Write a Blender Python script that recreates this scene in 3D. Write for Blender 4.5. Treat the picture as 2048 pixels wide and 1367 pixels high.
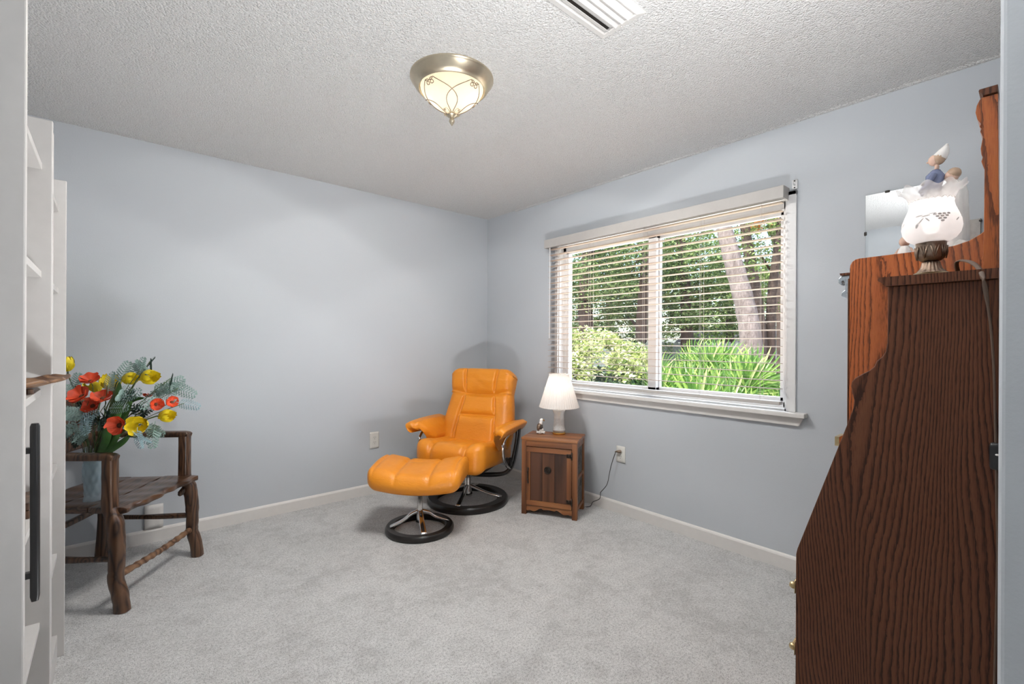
import bpy, bmesh, math, random
import numpy as np
from mathutils import Vector, Matrix, Euler

# ------------------------------------------------------------------ clear
for o in list(bpy.data.objects):
    bpy.data.objects.remove(o, do_unlink=True)
S = bpy.context.scene
COL = S.collection
random.seed(7)
rng = np.random.default_rng(11)
PI = math.pi

# ------------------------------------------------------------------ camera
FPX, YAW, HOR, ROLL = 921.45, 0.7178, 686.3, 0.005
CAM = Vector((-2.794, -3.574, 1.2257))
FWD = Vector((math.sin(YAW), math.cos(YAW), 0))
R0 = Vector((math.cos(YAW), -math.sin(YAW), 0))
U0 = Vector((0, 0, 1))
RGT = R0*math.cos(ROLL) + U0*math.sin(ROLL)
UPV = -R0*math.sin(ROLL) + U0*math.cos(ROLL)
cam_d = bpy.data.cameras.new('camera')
cam_d.sensor_fit = 'HORIZONTAL'
cam_d.sensor_width = 36.0
cam_d.lens = FPX/2048*36.0
cam_d.shift_y = (HOR-683.5)/2048.0
cam_d.clip_start = 0.02
cam_d.clip_end = 300
cam = bpy.data.objects.new('camera', cam_d)
COL.objects.link(cam)
M = Matrix((RGT, UPV, -FWD)).transposed().to_4x4()
M.translation = CAM
cam.matrix_world = M
S.camera = cam


def ray(u, v):
    return FWD + RGT*((u-1024)/FPX) + UPV*((HOR-v)/FPX)


def at(u, v, depth):                      # point seen at a pixel, at a depth along the view axis
    return CAM + ray(u, v)*depth


def on_x(u, v, x):
    d = ray(u, v)
    return CAM + d*((x-CAM.x)/d.x)


def on_z(u, v, z):
    d = ray(u, v)
    return CAM + d*((z-CAM.z)/d.z)


# ------------------------------------------------------------------ world, sun, large lights, exposure
w = bpy.data.worlds.new('sky')
S.world = w
w.use_nodes = True
wn = w.node_tree.nodes
wn.clear()
sky = wn.new('ShaderNodeTexSky')
sky.sky_type = 'NISHITA'
sky.sun_disc = False
sky.sun_elevation = math.radians(52)
sky.sun_rotation = math.radians(250)
sky.air_density = 1.0
sky.dust_density = 2.5
bg = wn.new('ShaderNodeBackground')
bg.inputs['Strength'].default_value = 0.60
wo = wn.new('ShaderNodeOutputWorld')
w.node_tree.links.new(sky.outputs[0], bg.inputs['Color'])
w.node_tree.links.new(bg.outputs[0], wo.inputs['Surface'])

sun_d = bpy.data.lights.new('sun', 'SUN')
sun_d.energy = 9.0
sun_d.angle = math.radians(1.0)
sun_d.color = (1.0, 0.95, 0.86)
sun = bpy.data.objects.new('sun', sun_d)
COL.objects.link(sun)
sun.rotation_euler = Vector((0.50, -0.28, -0.95)).to_track_quat('-Z', 'Y').to_euler()


def area(name, loc, direction, sx, sy, watts, col=(1, 1, 1)):
    d = bpy.data.lights.new(name, 'AREA')
    d.shape = 'RECTANGLE'
    d.size, d.size_y = sx, sy
    d.energy = watts
    d.color = col
    o = bpy.data.objects.new(name, d)
    COL.objects.link(o)
    o.location = loc
    o.rotation_euler = Vector(direction).to_track_quat('-Z', 'Y').to_euler()
    return o


area('hall_fill_light', (-1.55, -4.7, 1.5), (-0.10, 0.97, 0.15), 1.2, 1.2, 6, (1.0, 0.985, 0.97))  # added area lamp in the hall, fills the room from behind the camera
area('ceiling_fill_light', (-2.00, -3.50, 1.88), (0.0, -0.10, 1.0), 0.30, 0.30, 36, (0.99, 0.99, 0.99))  # added lamp out of view, aimed up so the ceiling brightens the room
for k_ in range(8):                        # added fill spots near the floor, aimed up to brighten the ceiling
    d_ = bpy.data.lights.new('floor_fill_spot', 'SPOT')
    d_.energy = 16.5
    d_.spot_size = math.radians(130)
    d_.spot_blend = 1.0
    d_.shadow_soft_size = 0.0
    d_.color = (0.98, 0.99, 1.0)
    o_ = bpy.data.objects.new('floor_fill_spot', d_)
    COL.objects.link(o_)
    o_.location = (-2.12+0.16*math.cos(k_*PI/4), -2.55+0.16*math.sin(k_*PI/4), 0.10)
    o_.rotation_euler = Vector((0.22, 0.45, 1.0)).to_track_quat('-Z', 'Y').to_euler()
area('ground_fill_light', (0.75, -1.75, 0.25), (-0.72, 0.0, 0.70), 2.0, 0.7, 80, (1.0, 0.97, 0.92))  # added lamp below the sill, stands in for sunlit ground and lifts the ceiling
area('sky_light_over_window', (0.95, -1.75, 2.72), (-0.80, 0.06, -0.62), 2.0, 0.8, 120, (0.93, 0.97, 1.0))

vs = S.view_settings
vs.view_transform = 'Standard'
vs.look = 'None'
vs.exposure = 0.36
vs.gamma = 1.0
vs.use_curve_mapping = False

# ------------------------------------------------------------------ material helpers


class NT:
    def __init__(s, name):
        s.m = bpy.data.materials.new(name)
        s.m.use_nodes = True
        s.t = s.m.node_tree
        s.b = s.t.nodes['Principled BSDF']
        s.out = s.t.nodes['Material Output']

    def n(s, typ, **kw):
        nd = s.t.nodes.new('ShaderNode'+typ)
        for k, v in kw.items():
            if k in nd.inputs:
                nd.inputs[k].default_value = v
            else:
                setattr(nd, k, v)
        return nd

    def l(s, a, b):
        s.t.links.new(a, b)

    def coords(s, scale=(1, 1, 1), kind='Object', loc=(0, 0, 0)):
        tc = s.n('TexCoord')
        mp = s.n('Mapping')
        mp.inputs['Scale'].default_value = scale
        mp.inputs['Location'].default_value = loc
        s.l(tc.outputs[kind], mp.inputs['Vector'])
        return mp.outputs[0]

    def noise(s, vec, scale, detail=3, rough=0.5, dist=0.0):
        nd = s.n('TexNoise')
        nd.inputs['Scale'].default_value = scale
        nd.inputs['Detail'].default_value = detail
        nd.inputs['Roughness'].default_value = rough
        nd.inputs['Distortion'].default_value = dist
        s.l(vec, nd.inputs['Vector'])
        return nd.outputs['Fac']

    def ramp(s, fac, stops):
        nd = s.n('ValToRGB')
        el = nd.color_ramp.elements
        while len(el) < len(stops):
            el.new(0.5)
        for e, (p, c) in zip(el, stops):
            e.position = p
            e.color = (*c, 1)
        s.l(fac, nd.inputs[0])
        return nd.outputs[0]

    def math(s, op, a, b=None, c=None):
        nd = s.n('Math')
        nd.operation = op
        for i, x in enumerate((a, b, c)):
            if x is None:
                continue
            if isinstance(x, (int, float)):
                nd.inputs[i].default_value = x
            else:
                s.l(x, nd.inputs[i])
        return nd.outputs[0]

    def mix(s, fac, a, b, mode='MIX'):
        nd = s.n('MixRGB')
        nd.blend_type = mode
        for i, x in enumerate((fac, a, b)):
            if isinstance(x, (int, float)):
                nd.inputs[i].default_value = x
            elif isinstance(x, tuple):
                nd.inputs[i].default_value = (*x, 1)
            else:
                s.l(x, nd.inputs[i])
        return nd.outputs[0]

    def bump(s, h, strength, dist=0.01):
        nd = s.n('Bump')
        nd.inputs['Strength'].default_value = strength
        nd.inputs['Distance'].default_value = dist
        s.l(h, nd.inputs['Height'])
        s.l(nd.outputs[0], s.b.inputs['Normal'])

    def col(s, c):
        if isinstance(c, tuple):
            s.b.inputs['Base Color'].default_value = (*c, 1)
        else:
            s.l(c, s.b.inputs['Base Color'])

    def p(s, **kw):
        for k, v in kw.items():
            s.b.inputs[k.replace('_', ' ')].default_value = v


def plain(name, c, rough=0.5, metal=0.0, var=0.06, scale=30, bump=0.0, bscale=80, **kw):
    t = NT(name)
    v = t.coords()
    f = t.noise(v, scale, 3)
    t.col(t.ramp(f, [(0.3, tuple(x*(1-var) for x in c)), (0.7, tuple(min(1, x*(1+var)) for x in c))]))
    t.p(Roughness=rough, Metallic=metal)
    t.p(**kw)
    if bump:
        t.bump(t.noise(v, bscale, 4), bump)
    return t.m


def wood(name, dark, mid, light, scale=(1, 1, 1), rings=9, rough=0.35, pores=0.5, bump=0.15, coat=0.0, loc=(0, 0, 0), base=3.0, width=0.35, mult=5.0):
    t = NT(name)
    v = t.coords(scale, loc=loc)
    n1 = t.noise(v, base, 2.5, 0.5, 0.3)
    fr = t.math('PINGPONG', t.math('MULTIPLY', n1, rings*mult), 1.0)
    v2 = t.coords(tuple(x*14 if x > 0.5 else x*1.5 for x in scale), loc=loc)
    fine = t.noise(v2, 9, 3, 0.6)
    lines = t.math('ADD', fr, t.math('MULTIPLY', t.math('SUBTRACT', fine, 0.5), pores))
    c = t.ramp(lines, [(0.0, dark), (width, mid), (1.0, light)])
    big = t.noise(t.coords(tuple(x*0.5 for x in scale)), 2, 2)
    c = t.mix(0.5, c, t.ramp(big, [(0.3, (0.72, 0.7, 0.68)), (0.7, (1, 1, 1))]), 'MULTIPLY')
    t.col(c)
    t.p(Roughness=rough)
    t.b.inputs['Coat Weight'].default_value = coat
    t.b.inputs['Coat Roughness'].default_value = 0.15
    if bump:
        t.bump(lines, bump, 0.002)
    return t.m


def oak(name, dark, mid, light, freq, warp, loc=(0, 0, 0), rough=0.50, coat=0.03):
    """oak veneer, grain along z, growth lines across y with cathedral arches"""
    t = NT(name)
    tc = t.n('TexCoord')
    sep = t.n('SeparateXYZ')
    t.l(tc.outputs['Object'], sep.inputs[0])
    across = t.math('ADD', sep.outputs['Y'], t.math('MULTIPLY', sep.outputs['X'], 0.8))
    w1 = t.noise(t.coords((1, 3.2, 0.62), loc=loc), 1.6, 1.5, 0.4)
    w2 = t.noise(t.coords((1, 6.0, 2.2), loc=loc), 3.0, 2, 0.5)
    wig = t.noise(t.coords((6, 60, 14), loc=loc), 4.0, 2, 0.5)
    ph = t.math('ADD', t.math('MULTIPLY', across, freq), t.math('ADD', t.math('MULTIPLY', w1, warp*2.0), t.math('ADD', t.math('MULTIPLY', w2, warp*0.12), t.math('MULTIPLY', wig, 0.35))))
    fr = t.math('FRACT', ph)
    pores = t.noise(t.coords((40, 420, 16), loc=loc), 2.2, 2, 0.6)
    ln = t.math('ADD', fr, t.math('MULTIPLY', t.math('SUBTRACT', pores, 0.5), 1.1))
    c = t.ramp(ln, [(0.10, dark), (0.34, mid), (0.80, light), (1.0, mid)])
    big = t.noise(t.coords((1, 2, 0.7), loc=loc), 2.4, 2)
    c = t.mix(0.55, c, t.ramp(big, [(0.3, (0.66, 0.64, 0.62)), (0.7, (1, 1, 1))]), 'MULTIPLY')
    t.col(c)
    t.p(Roughness=rough)
    t.b.inputs['Specular IOR Level'].default_value = 0.22
    t.b.inputs['Coat Weight'].default_value = coat
    t.b.inputs['Coat Roughness'].default_value = 0.2
    t.bump(ln, 0.10, 0.002)
    return t.m


MATS = {}


def mat_wall():
    t = NT('wall_paint')
    v = t.coords()
    t.col(t.ramp(t.noise(v, 1.3, 2), [(0.3, (0.500, 0.529, 0.560)), (0.7, (0.514, 0.543, 0.574))]))
    t.p(Roughness=0.62)
    t.bump(t.noise(v, 140, 3), 0.10, 0.004)
    return t.m


def mat_ceiling():
    t = NT('popcorn_ceiling')
    v = t.coords()
    vo = t.n('TexVoronoi')
    vo.inputs['Scale'].default_value = 130
    vo.inputs['Randomness'].default_value = 1.0
    t.l(v, vo.inputs['Vector'])
    n = t.noise(v, 190, 4, 0.65)
    n2 = t.noise(v, 85, 3, 0.6)
    h = t.math('ADD', t.math('MULTIPLY', t.math('SUBTRACT', 0.6, vo.outputs['Distance']), 0.9), t.math('ADD', t.math('MULTIPLY', n, 0.9), t.math('MULTIPLY', n2, 0.6)))
    t.bump(h, 1.0, 0.013)
    t.col(t.ramp(t.noise(v, 230, 3, 0.7), [(0.30, (0.60, 0.59, 0.575)), (0.44, (0.89, 0.885, 0.875)), (0.7, (0.93, 0.925, 0.915))]))
    t.p(Roughness=0.9)
    return t.m


def mat_carpet():
    t = NT('grey_carpet')
    v = t.coords()
    big = t.noise(v, 3.2, 4, 0.6, 0.6)
    mid = t.noise(v, 16, 3, 0.6, 0.4)
    fine = t.noise(v, 260, 3, 0.75)
    fib = t.noise(v, 95, 3, 0.75)
    a = t.math('ADD', t.math('MULTIPLY', big, 0.55), t.math('MULTIPLY', mid, 0.45))
    c = t.ramp(a, [(0.39, (0.59, 0.585, 0.575)), (0.50, (0.70, 0.695, 0.685)), (0.61, (0.77, 0.765, 0.755))])
    g = t.ramp(t.math('ADD', t.math('MULTIPLY', fine, 0.6), t.math('MULTIPLY', fib, 0.4)), [(0.40, (0.36, 0.36, 0.36)), (0.53, (1, 1, 1)), (0.7, (1.0, 1.0, 1.0))])
    t.col(t.mix(0.9, c, g, 'MULTIPLY'))
    t.p(Roughness=1.0)
    t.b.inputs['Sheen Weight'].default_value = 0.3
    t.bump(t.math('ADD', t.math('MULTIPLY', fine, 0.7), t.math('ADD', fib, t.math('MULTIPLY', mid, 1.4))), 0.8, 0.010)
    return t.m


def mat_leather():
    t = NT('amber_leather')
    v = t.coords()
    t.col(t.ramp(t.noise(v, 5, 3), [(0.3, (0.66, 0.225, 0.012)), (0.7, (0.74, 0.265, 0.019))]))
    t.p(Roughness=0.36)
    t.b.inputs['Specular IOR Level'].default_value = 0.45
    vo = t.n('TexVoronoi')
    vo.inputs['Scale'].default_value = 260
    t.l(v, vo.inputs['Vector'])
    wr = t.noise(t.coords((1, 1, 2.5)), 14, 4, 0.6, 1.2)
    t.bump(t.math('ADD', t.math('MULTIPLY', vo.outputs['Distance'], 0.12), t.math('MULTIPLY', wr, 0.9)), 0.32, 0.012)
    return t.m


def mat_glass(name, col=(1, 1, 1), rough=0.0, transp=0.85):
    t = NT(name)
    tr = t.n('BsdfTransparent')
    tr.inputs[0].default_value = (*col, 1)
    gl = t.n('BsdfGlossy')
    gl.inputs['Roughness'].default_value = rough
    mx = t.n('MixShader')
    mx.inputs[0].default_value = 1-transp
    t.l(tr.outputs[0], mx.inputs[1])
    t.l(gl.outputs[0], mx.inputs[2])
    t.l(mx.outputs[0], t.out.inputs['Surface'])
    return t.m


def mat_crystal(name, col, ior=1.45, rough=0.03, bscale=0, trans=0.92):
    t = NT(name)
    v = t.coords()
    t.col(t.ramp(t.noise(v, 25, 2), [(0.3, tuple(x*0.9 for x in col)), (0.7, col)]))
    t.p(Roughness=rough, IOR=ior)
    t.b.inputs['Transmission Weight'].default_value = trans
    if bscale:
        vo = t.n('TexVoronoi')
        vo.inputs['Scale'].default_value = bscale
        t.l(v, vo.inputs['Vector'])
        t.bump(vo.outputs['Distance'], 0.5, 0.01)
    return t.m


def mat_translucent(name, col, trans=0.55, transp=0.0, rough=0.5, emit=0.0):
    t = NT(name)
    v = t.coords()
    c = t.ramp(t.noise(v, 40, 2), [(0.3, tuple(x*0.96 for x in col)), (0.7, col)])
    df = t.n('BsdfPrincipled')
    t.l(c, df.inputs['Base Color'])
    df.inputs['Roughness'].default_value = rough
    tl = t.n('BsdfTranslucent')
    t.l(c, tl.inputs[0])
    mx = t.n('MixShader')
    mx.inputs[0].default_value = trans
    t.l(df.outputs[0], mx.inputs[1])
    t.l(tl.outputs[0], mx.inputs[2])
    last = mx.outputs[0]
    if transp:
        tp = t.n('BsdfTransparent')
        m2 = t.n('MixShader')
        m2.inputs[0].default_value = transp
        t.l(last, m2.inputs[1])
        t.l(tp.outputs[0], m2.inputs[2])
        last = m2.outputs[0]
    t.l(last, t.out.inputs['Surface'])
    return t.m


def mat_emit(name, col, strength):
    t = NT(name)
    e = t.n('Emission')
    e.inputs[0].default_value = (*col, 1)
    e.inputs[1].default_value = strength
    t.l(e.outputs[0], t.out.inputs['Surface'])
    return t.m


def mat_leaf(name, stops, rough=0.5, trans=0.35, spec=0.3):
    t = NT(name)
    gi = t.n('NewGeometry')
    c = t.ramp(gi.outputs['Random Per Island'], stops)
    t.col(c)
    t.p(Roughness=rough)
    t.b.inputs['Specular IOR Level'].default_value = spec
    tl = t.n('BsdfTranslucent')
    t.l(c, tl.inputs[0])
    mx = t.n('MixShader')
    mx.inputs[0].default_value = trans
    t.l(t.b.outputs[0], mx.inputs[1])
    t.l(tl.outputs[0], mx.inputs[2])
    t.l(mx.outputs[0], t.out.inputs['Surface'])
    return t.m


def mat_bark(name, dark, light, sc=9):
    t = NT(name)
    v = t.coords((1, 1, 0.35))
    n = t.noise(v, sc, 5, 0.7, 0.4)
    n2 = t.noise(v, sc*4, 4, 0.7)
    f = t.math('ADD', t.math('MULTIPLY', n, 0.6), t.math('MULTIPLY', n2, 0.4))
    t.col(t.ramp(f, [(0.35, dark), (0.62, light)]))
    t.p(Roughness=0.95)
    t.bump(f, 0.8, 0.05)
    return t.m


MATS['wall'] = mat_wall()
MATS['ceiling'] = mat_ceiling()
MATS['carpet'] = mat_carpet()
MATS['leather'] = mat_leather()
MATS['trim'] = plain('warm_white_trim_paint', (0.69, 0.67, 0.645), 0.45, var=0.02)
MATS['shelf'] = plain('white_bookcase_paint', (0.53, 0.515, 0.50), 0.42, var=0.02)
MATS['vinyl'] = plain('white_vinyl', (0.74, 0.74, 0.74), 0.35, var=0.015)
MATS['slat'] = plain('backlit_tan_slat', (0.46, 0.36, 0.295), 0.4, var=0.02)  # white slats; their backlit tan is put into the colour
MATS['valance'] = plain('ivory_valance', (0.49, 0.468, 0.445), 0.45, var=0.02)
MATS['cord'] = plain('blind_cord', (0.62, 0.58, 0.54), 0.7)
MATS['pane'] = mat_glass('window_glass', (0.98, 0.99, 0.985), 0.0, 0.96)
MATS['black_wood'] = plain('black_lacquered_beech', (0.012, 0.010, 0.009), 0.28, var=0.2, scale=60)
MATS['chrome'] = plain('polished_aluminium', (0.72, 0.71, 0.70), 0.16, 1.0)
MATS['black'] = plain('black_plastic', (0.012, 0.012, 0.013), 0.35)
MATS['brass'] = plain('antique_brass', (0.52, 0.40, 0.22), 0.34, 1.0, var=0.18, scale=40)
MATS['gold'] = plain('polished_brass', (0.72, 0.44, 0.13), 0.22, 1.0)
MATS['nickel'] = plain('brushed_pewter_brass', (0.62, 0.54, 0.41), 0.33, 1.0, var=0.1, scale=15)
MATS['bronze'] = plain('dark_bronze', (0.27, 0.20, 0.15), 0.42, 0.9, var=0.3, scale=60, bump=0.2)
MATS['iron'] = plain('dark_iron', (0.055, 0.042, 0.035), 0.45, 0.8, var=0.3, scale=80, bump=0.2)
MATS['plastic'] = plain('ivory_plastic', (0.72, 0.71, 0.67), 0.35, var=0.02)
MATS['slot'] = plain('dark_slot', (0.04, 0.035, 0.03), 0.6)
MATS['cord_black'] = plain('dark_cord', (0.035, 0.032, 0.03), 0.5)
MATS['cord_brown'] = plain('brown_cord', (0.10, 0.062, 0.042), 0.45)
MATS['grille'] = plain('white_enamel_metal', (0.62, 0.61, 0.595), 0.4, var=0.02)
MATS['oak'] = oak('dark_oak', (0.028, 0.009, 0.0045), (0.100, 0.034, 0.0155), (0.140, 0.052, 0.024), 125, 12)
MATS['oak_lit'] = oak('lamplit_oak', (0.115, 0.030, 0.009), (0.33, 0.085, 0.021), (0.43, 0.124, 0.032), 60, 9, (3.1, 1.4, 2.2), 0.30, 0.35)  # oak with the desk lamp's orange light put into its colour
MATS['elm'] = wood('aged_brown_elm', (0.020, 0.009, 0.005), (0.075, 0.034, 0.017), (0.13, 0.066, 0.034), (1, 1, 0.16), rings=7, rough=0.36, bump=0.3, coat=0.2, base=7)
MATS['elm_x'] = wood('aged_brown_elm_seat', (0.022, 0.010, 0.006), (0.070, 0.032, 0.017), (0.12, 0.062, 0.034), (0.14, 1, 1), rings=6, rough=0.28, bump=0.25, coat=0.35, base=7)
MATS['elm_l'] = wood('worn_light_elm', (0.050, 0.022, 0.010), (0.16, 0.08, 0.040), (0.25, 0.14, 0.075), (0.5, 0.5, 0.5), rings=5, rough=0.4, bump=0.3, base=9)
MATS['teak'] = wood('honey_teak', (0.105, 0.034, 0.011), (0.22, 0.080, 0.026), (0.29, 0.112, 0.038), (1, 1, 0.07), rings=6, rough=0.38, bump=0.1, base=6, mult=1.6, width=0.5)
MATS['teak_x'] = wood('honey_teak_rail', (0.13, 0.044, 0.014), (0.27, 0.100, 0.033), (0.35, 0.142, 0.048), (0.07, 1, 1), rings=6, rough=0.36, bump=0.1, coat=0.1, base=6, mult=1.6, width=0.5)
MATS['teak_d'] = wood('dark_brown_plank', (0.040, 0.016, 0.008), (0.085, 0.034, 0.018), (0.115, 0.047, 0.025), (1, 1, 0.06), rings=6, rough=0.42, bump=0.1, base=6, mult=1.6, width=0.5)
MATS['teak_m'] = wood('medium_brown_plank', (0.070, 0.027, 0.012), (0.135, 0.053, 0.024), (0.175, 0.072, 0.033), (1, 1, 0.06), rings=6, rough=0.42, bump=0.1, base=6, loc=(5, 3, 1), mult=1.6, width=0.5)
MATS['carved'] = plain('charcoal_carved_panel', (0.075, 0.068, 0.062), 0.6, var=0.35, scale=40, bump=0.5, bscale=70)
MATS['shade'] = mat_translucent('pleated_fabric', (0.86, 0.82, 0.785), 0.42, 0.0, 0.8)
MATS['frost'] = mat_translucent('frosted_glass', (0.93, 0.90, 0.90), 0.60, 0.10, 0.3)
MATS['alabaster'] = mat_translucent('alabaster_glass', (0.95, 0.88, 0.74), 0.72, 0.0, 0.4)
MATS['bulb'] = mat_emit('lit_bulb', (1.0, 0.95, 0.88), 5.0)
MATS['bulb_s'] = mat_emit('lit_small_bulb', (1.0, 0.95, 0.90), 2.5)
MATS['crystal'] = mat_crystal('cut_crystal', (0.97, 0.96, 0.94), 1.45, 0.05, trans=0.55)
MATS['clear_rim'] = mat_translucent('clear_ruffled_glass', (0.80, 0.76, 0.75), 0.35, 0.45, 0.15)
MATS['crystal_b'] = mat_translucent('blue_tinted_crystal', (0.66, 0.82, 0.90), 0.35, 0.50, 0.06)
MATS['mirror'] = plain('mirror_silver', (0.76, 0.78, 0.79), 0.02, 1.0, var=0.01)
MATS['white_glaze'] = plain('white_porcelain', (0.80, 0.77, 0.74), 0.15, var=0.04)
MATS['blue_glaze'] = plain('slate_blue_porcelain', (0.17, 0.20, 0.32), 0.15, var=0.1)
MATS['skin_glaze'] = plain('peach_porcelain', (0.68, 0.46, 0.36), 0.15)
MATS['hair_glaze'] = plain('tan_porcelain', (0.42, 0.29, 0.20), 0.2)
MATS['grey_glaze'] = plain('pale_grey_porcelain', (0.58, 0.55, 0.52), 0.2, var=0.2, scale=60, bump=0.4)
MATS['print'] = plain('beige_print', (0.42, 0.36, 0.33), 0.4, var=0.15)
MATS['pewter'] = plain('pale_pewter', (0.36, 0.40, 0.43), 0.32, 0.6, var=0.3, scale=80)
MATS['tulip'] = plain('yellow_petal', (0.72, 0.56, 0.012), 0.5, var=0.16, scale=40)
MATS['poppy'] = plain('orange_red_petal', (0.70, 0.075, 0.022), 0.5, var=0.2, scale=40)
MATS['poppy_c'] = plain('brown_stamen', (0.12, 0.045, 0.02), 0.8, var=0.3, scale=200, bump=0.4)
MATS['stem'] = plain('green_stem', (0.075, 0.115, 0.038), 0.5, var=0.2)
MATS['tleaf'] = plain('broad_green_leaf', (0.055, 0.15, 0.032), 0.45, var=0.3, scale=15)
MATS['dusty'] = plain('silver_green_leaf', (0.34, 0.48, 0.44), 0.75, var=0.25, scale=30)
MATS['dusty_b'] = plain('silver_blue_leaf', (0.40, 0.56, 0.60), 0.75, var=0.2, scale=30)
MATS['dkleaf'] = plain('dark_green_leaf', (0.020, 0.045, 0.034), 0.55, var=0.3, scale=30)
MATS['twig'] = plain('brown_twig', (0.10, 0.085, 0.07), 0.8)

# ------------------------------------------------------------------ mesh helpers


class MB:
    """collects geometry, then becomes ONE mesh object"""

    def __init__(s):
        s.v = []
        s.f = []

    def add(s, v, f):
        k = len(s.v)
        s.v += [tuple(p) for p in v]
        s.f += [tuple(i+k for i in q) for q in f]
        return s

    def box(s, a, b, mtx=None):
        x0, y0, z0 = a
        x1, y1, z1 = b
        vs_ = [(x0, y0, z0), (x1, y0, z0), (x1, y1, z0), (x0, y1, z0), (x0, y0, z1), (x1, y0, z1), (x1, y1, z1), (x0, y1, z1)]
        if mtx is not None:
            vs_ = [mtx @ Vector(p) for p in vs_]
        return s.add(vs_, [(0, 3, 2, 1), (4, 5, 6, 7), (0, 1, 5, 4), (1, 2, 6, 5), (2, 3, 7, 6), (3, 0, 4, 7)])

    def sweep(s, pts, sizes, n=10, power=2.0, up=(0, 0, 1), caps=True, closed=False, twist=0.0):
        """superellipse section swept along pts; sizes = (a,b) half sizes or scalars; b along 'up'-ish"""
        pts = [Vector(p) for p in pts]
        m = len(pts)
        if not isinstance(sizes, (list, tuple)):
            sizes = [sizes]*m
        rings = []
        up = Vector(up)
        for i, p in enumerate(pts):
            if closed:
                t = (pts[(i+1) % m]-pts[i-1]).normalized()
            else:
                t = (pts[min(i+1, m-1)]-pts[max(i-1, 0)]).normalized()
            u = up - t*up.dot(t)
            if u.length < 1e-3:
                u = Vector((1, 0, 0)) - t*t.x
                if u.length < 1e-3:
                    u = Vector((0, 1, 0))
            u.normalize()
            r = t.cross(u)
            a, b = sizes[i] if isinstance(sizes[i], (tuple, list)) else (sizes[i], sizes[i])
            ring = []
            for k in range(n):
                th = 2*PI*k/n + (PI/n) + twist*i
                c, si = math.cos(th), math.sin(th)
                cx = math.copysign(abs(c)**(2/power), c)*a
                sy = math.copysign(abs(si)**(2/power), si)*b
                ring.append(p + r*cx + u*sy)
            rings.append(ring)
        v = [q for ring in rings for q in ring]
        f = []
        for i in range(m if closed else m-1):
            j = (i+1) % m
            for k in range(n):
                f.append((i*n+k, i*n+(k+1) % n, j*n+(k+1) % n, j*n+k))
        if caps and not closed:
            f.append(tuple(range(n))[::-1])
            f.append(tuple((m-1)*n+k for k in range(n)))
        return s.add(v, f)

    def lathe(s, prof, n=24, center=(0, 0, 0), capb=True, capt=True, fn=None):
        cx, cy, cz = center
        v = []
        for i, (r, z) in enumerate(prof):
            for k in range(n):
                th = 2*PI*k/n
                rr, zz = (r, z) if fn is None else fn(r, z, th)
                v.append((cx+rr*math.cos(th), cy+rr*math.sin(th), cz+zz))
        m = len(prof)
        f = []
        for i in range(m-1):
            for k in range(n):
                f.append((i*n+k, i*n+(k+1) % n, (i+1)*n+(k+1) % n, (i+1)*n+k))
        if capb:
            f.append(tuple(range(n))[::-1])
        if capt:
            f.append(tuple((m-1)*n+k for k in range(n)))
        return s.add(v, f)

    def prism(s, poly, t0, t1, axis=0):
        """polygon of (a,b) extruded along axis (0:x,1:y,2:z)"""
        def mk(a, b, t):
            return [(t, a, b), (a, t, b), (a, b, t)][axis]
        n = len(poly)
        v = [mk(a, b, t0) for a, b in poly]+[mk(a, b, t1) for a, b in poly]
        f = [tuple(range(n))[::-1], tuple(range(n, 2*n))]
        for i in range(n):
            j = (i+1) % n
            f.append((i, j, n+j, n+i))
        return s.add(v, f)

    def sphere(s, c, r, nu=12, nv=8):
        rx, ry, rz = r if isinstance(r, (tuple, list)) else (r, r, r)
        v = [(c[0], c[1], c[2]-rz)]
        for j in range(1, nv):
            ph = -PI/2+PI*j/nv
            for i in range(nu):
                th = 2*PI*i/nu
                v.append((c[0]+rx*math.cos(ph)*math.cos(th), c[1]+ry*math.cos(ph)*math.sin(th), c[2]+rz*math.sin(ph)))
        v.append((c[0], c[1], c[2]+rz))
        f = []
        for i in range(nu):
            f.append((0, 1+(i+1) % nu, 1+i))
            for j in range(nv-2):
                a = 1+j*nu
                f.append((a+i, a+(i+1) % nu, a+nu+(i+1) % nu, a+nu+i))
            a = 1+(nv-2)*nu
            f.append((a+i, a+(i+1) % nu, len(v)-1))
        return s.add(v, f)

    def grid(s, fn, nu, nv):
        v = [fn(i/(nu-1), j/(nv-1)) for j in range(nv) for i in range(nu)]
        f = [(j*nu+i, j*nu+i+1, (j+1)*nu+i+1, (j+1)*nu+i) for j in range(nv-1) for i in range(nu-1)]
        return s.add(v, f)

    def rbox(s, size, r, seg, fn=None):
        """rounded box centred at the origin, cube-grid of seg=(nx,ny,nz), optional deform fn(x,y,z)"""
        sx, sy, sz = size
        nx, ny, nz = seg
        idx = {}
        v = []
        f = []

        def vert(i, j, k):
            key = (i, j, k)
            if key not in idx:
                p = [-sx+2*sx*i/nx, -sy+2*sy*j/ny, -sz+2*sz*k/nz]
                inn = [max(-(q-r), min(q-r, a)) for a, q in zip(p, (sx, sy, sz))]
                d = Vector([a-b for a, b in zip(p, inn)])
                if d.length > 1e-9:
                    d.normalize()
                q = Vector(inn)+d*r
                if fn:
                    q = fn(*q)
                idx[key] = len(v)
                v.append(tuple(q))
            return idx[key]
        for i in range(nx):
            for j in range(ny):
                f.append((vert(i, j, 0), vert(i, j+1, 0), vert(i+1, j+1, 0), vert(i+1, j, 0)))
                f.append((vert(i, j, nz), vert(i+1, j, nz), vert(i+1, j+1, nz), vert(i, j+1, nz)))
        for i in range(nx):
            for k in range(nz):
                f.append((vert(i, 0, k), vert(i+1, 0, k), vert(i+1, 0, k+1), vert(i, 0, k+1)))
                f.append((vert(i, ny, k), vert(i, ny, k+1), vert(i+1, ny, k+1), vert(i+1, ny, k)))
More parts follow.
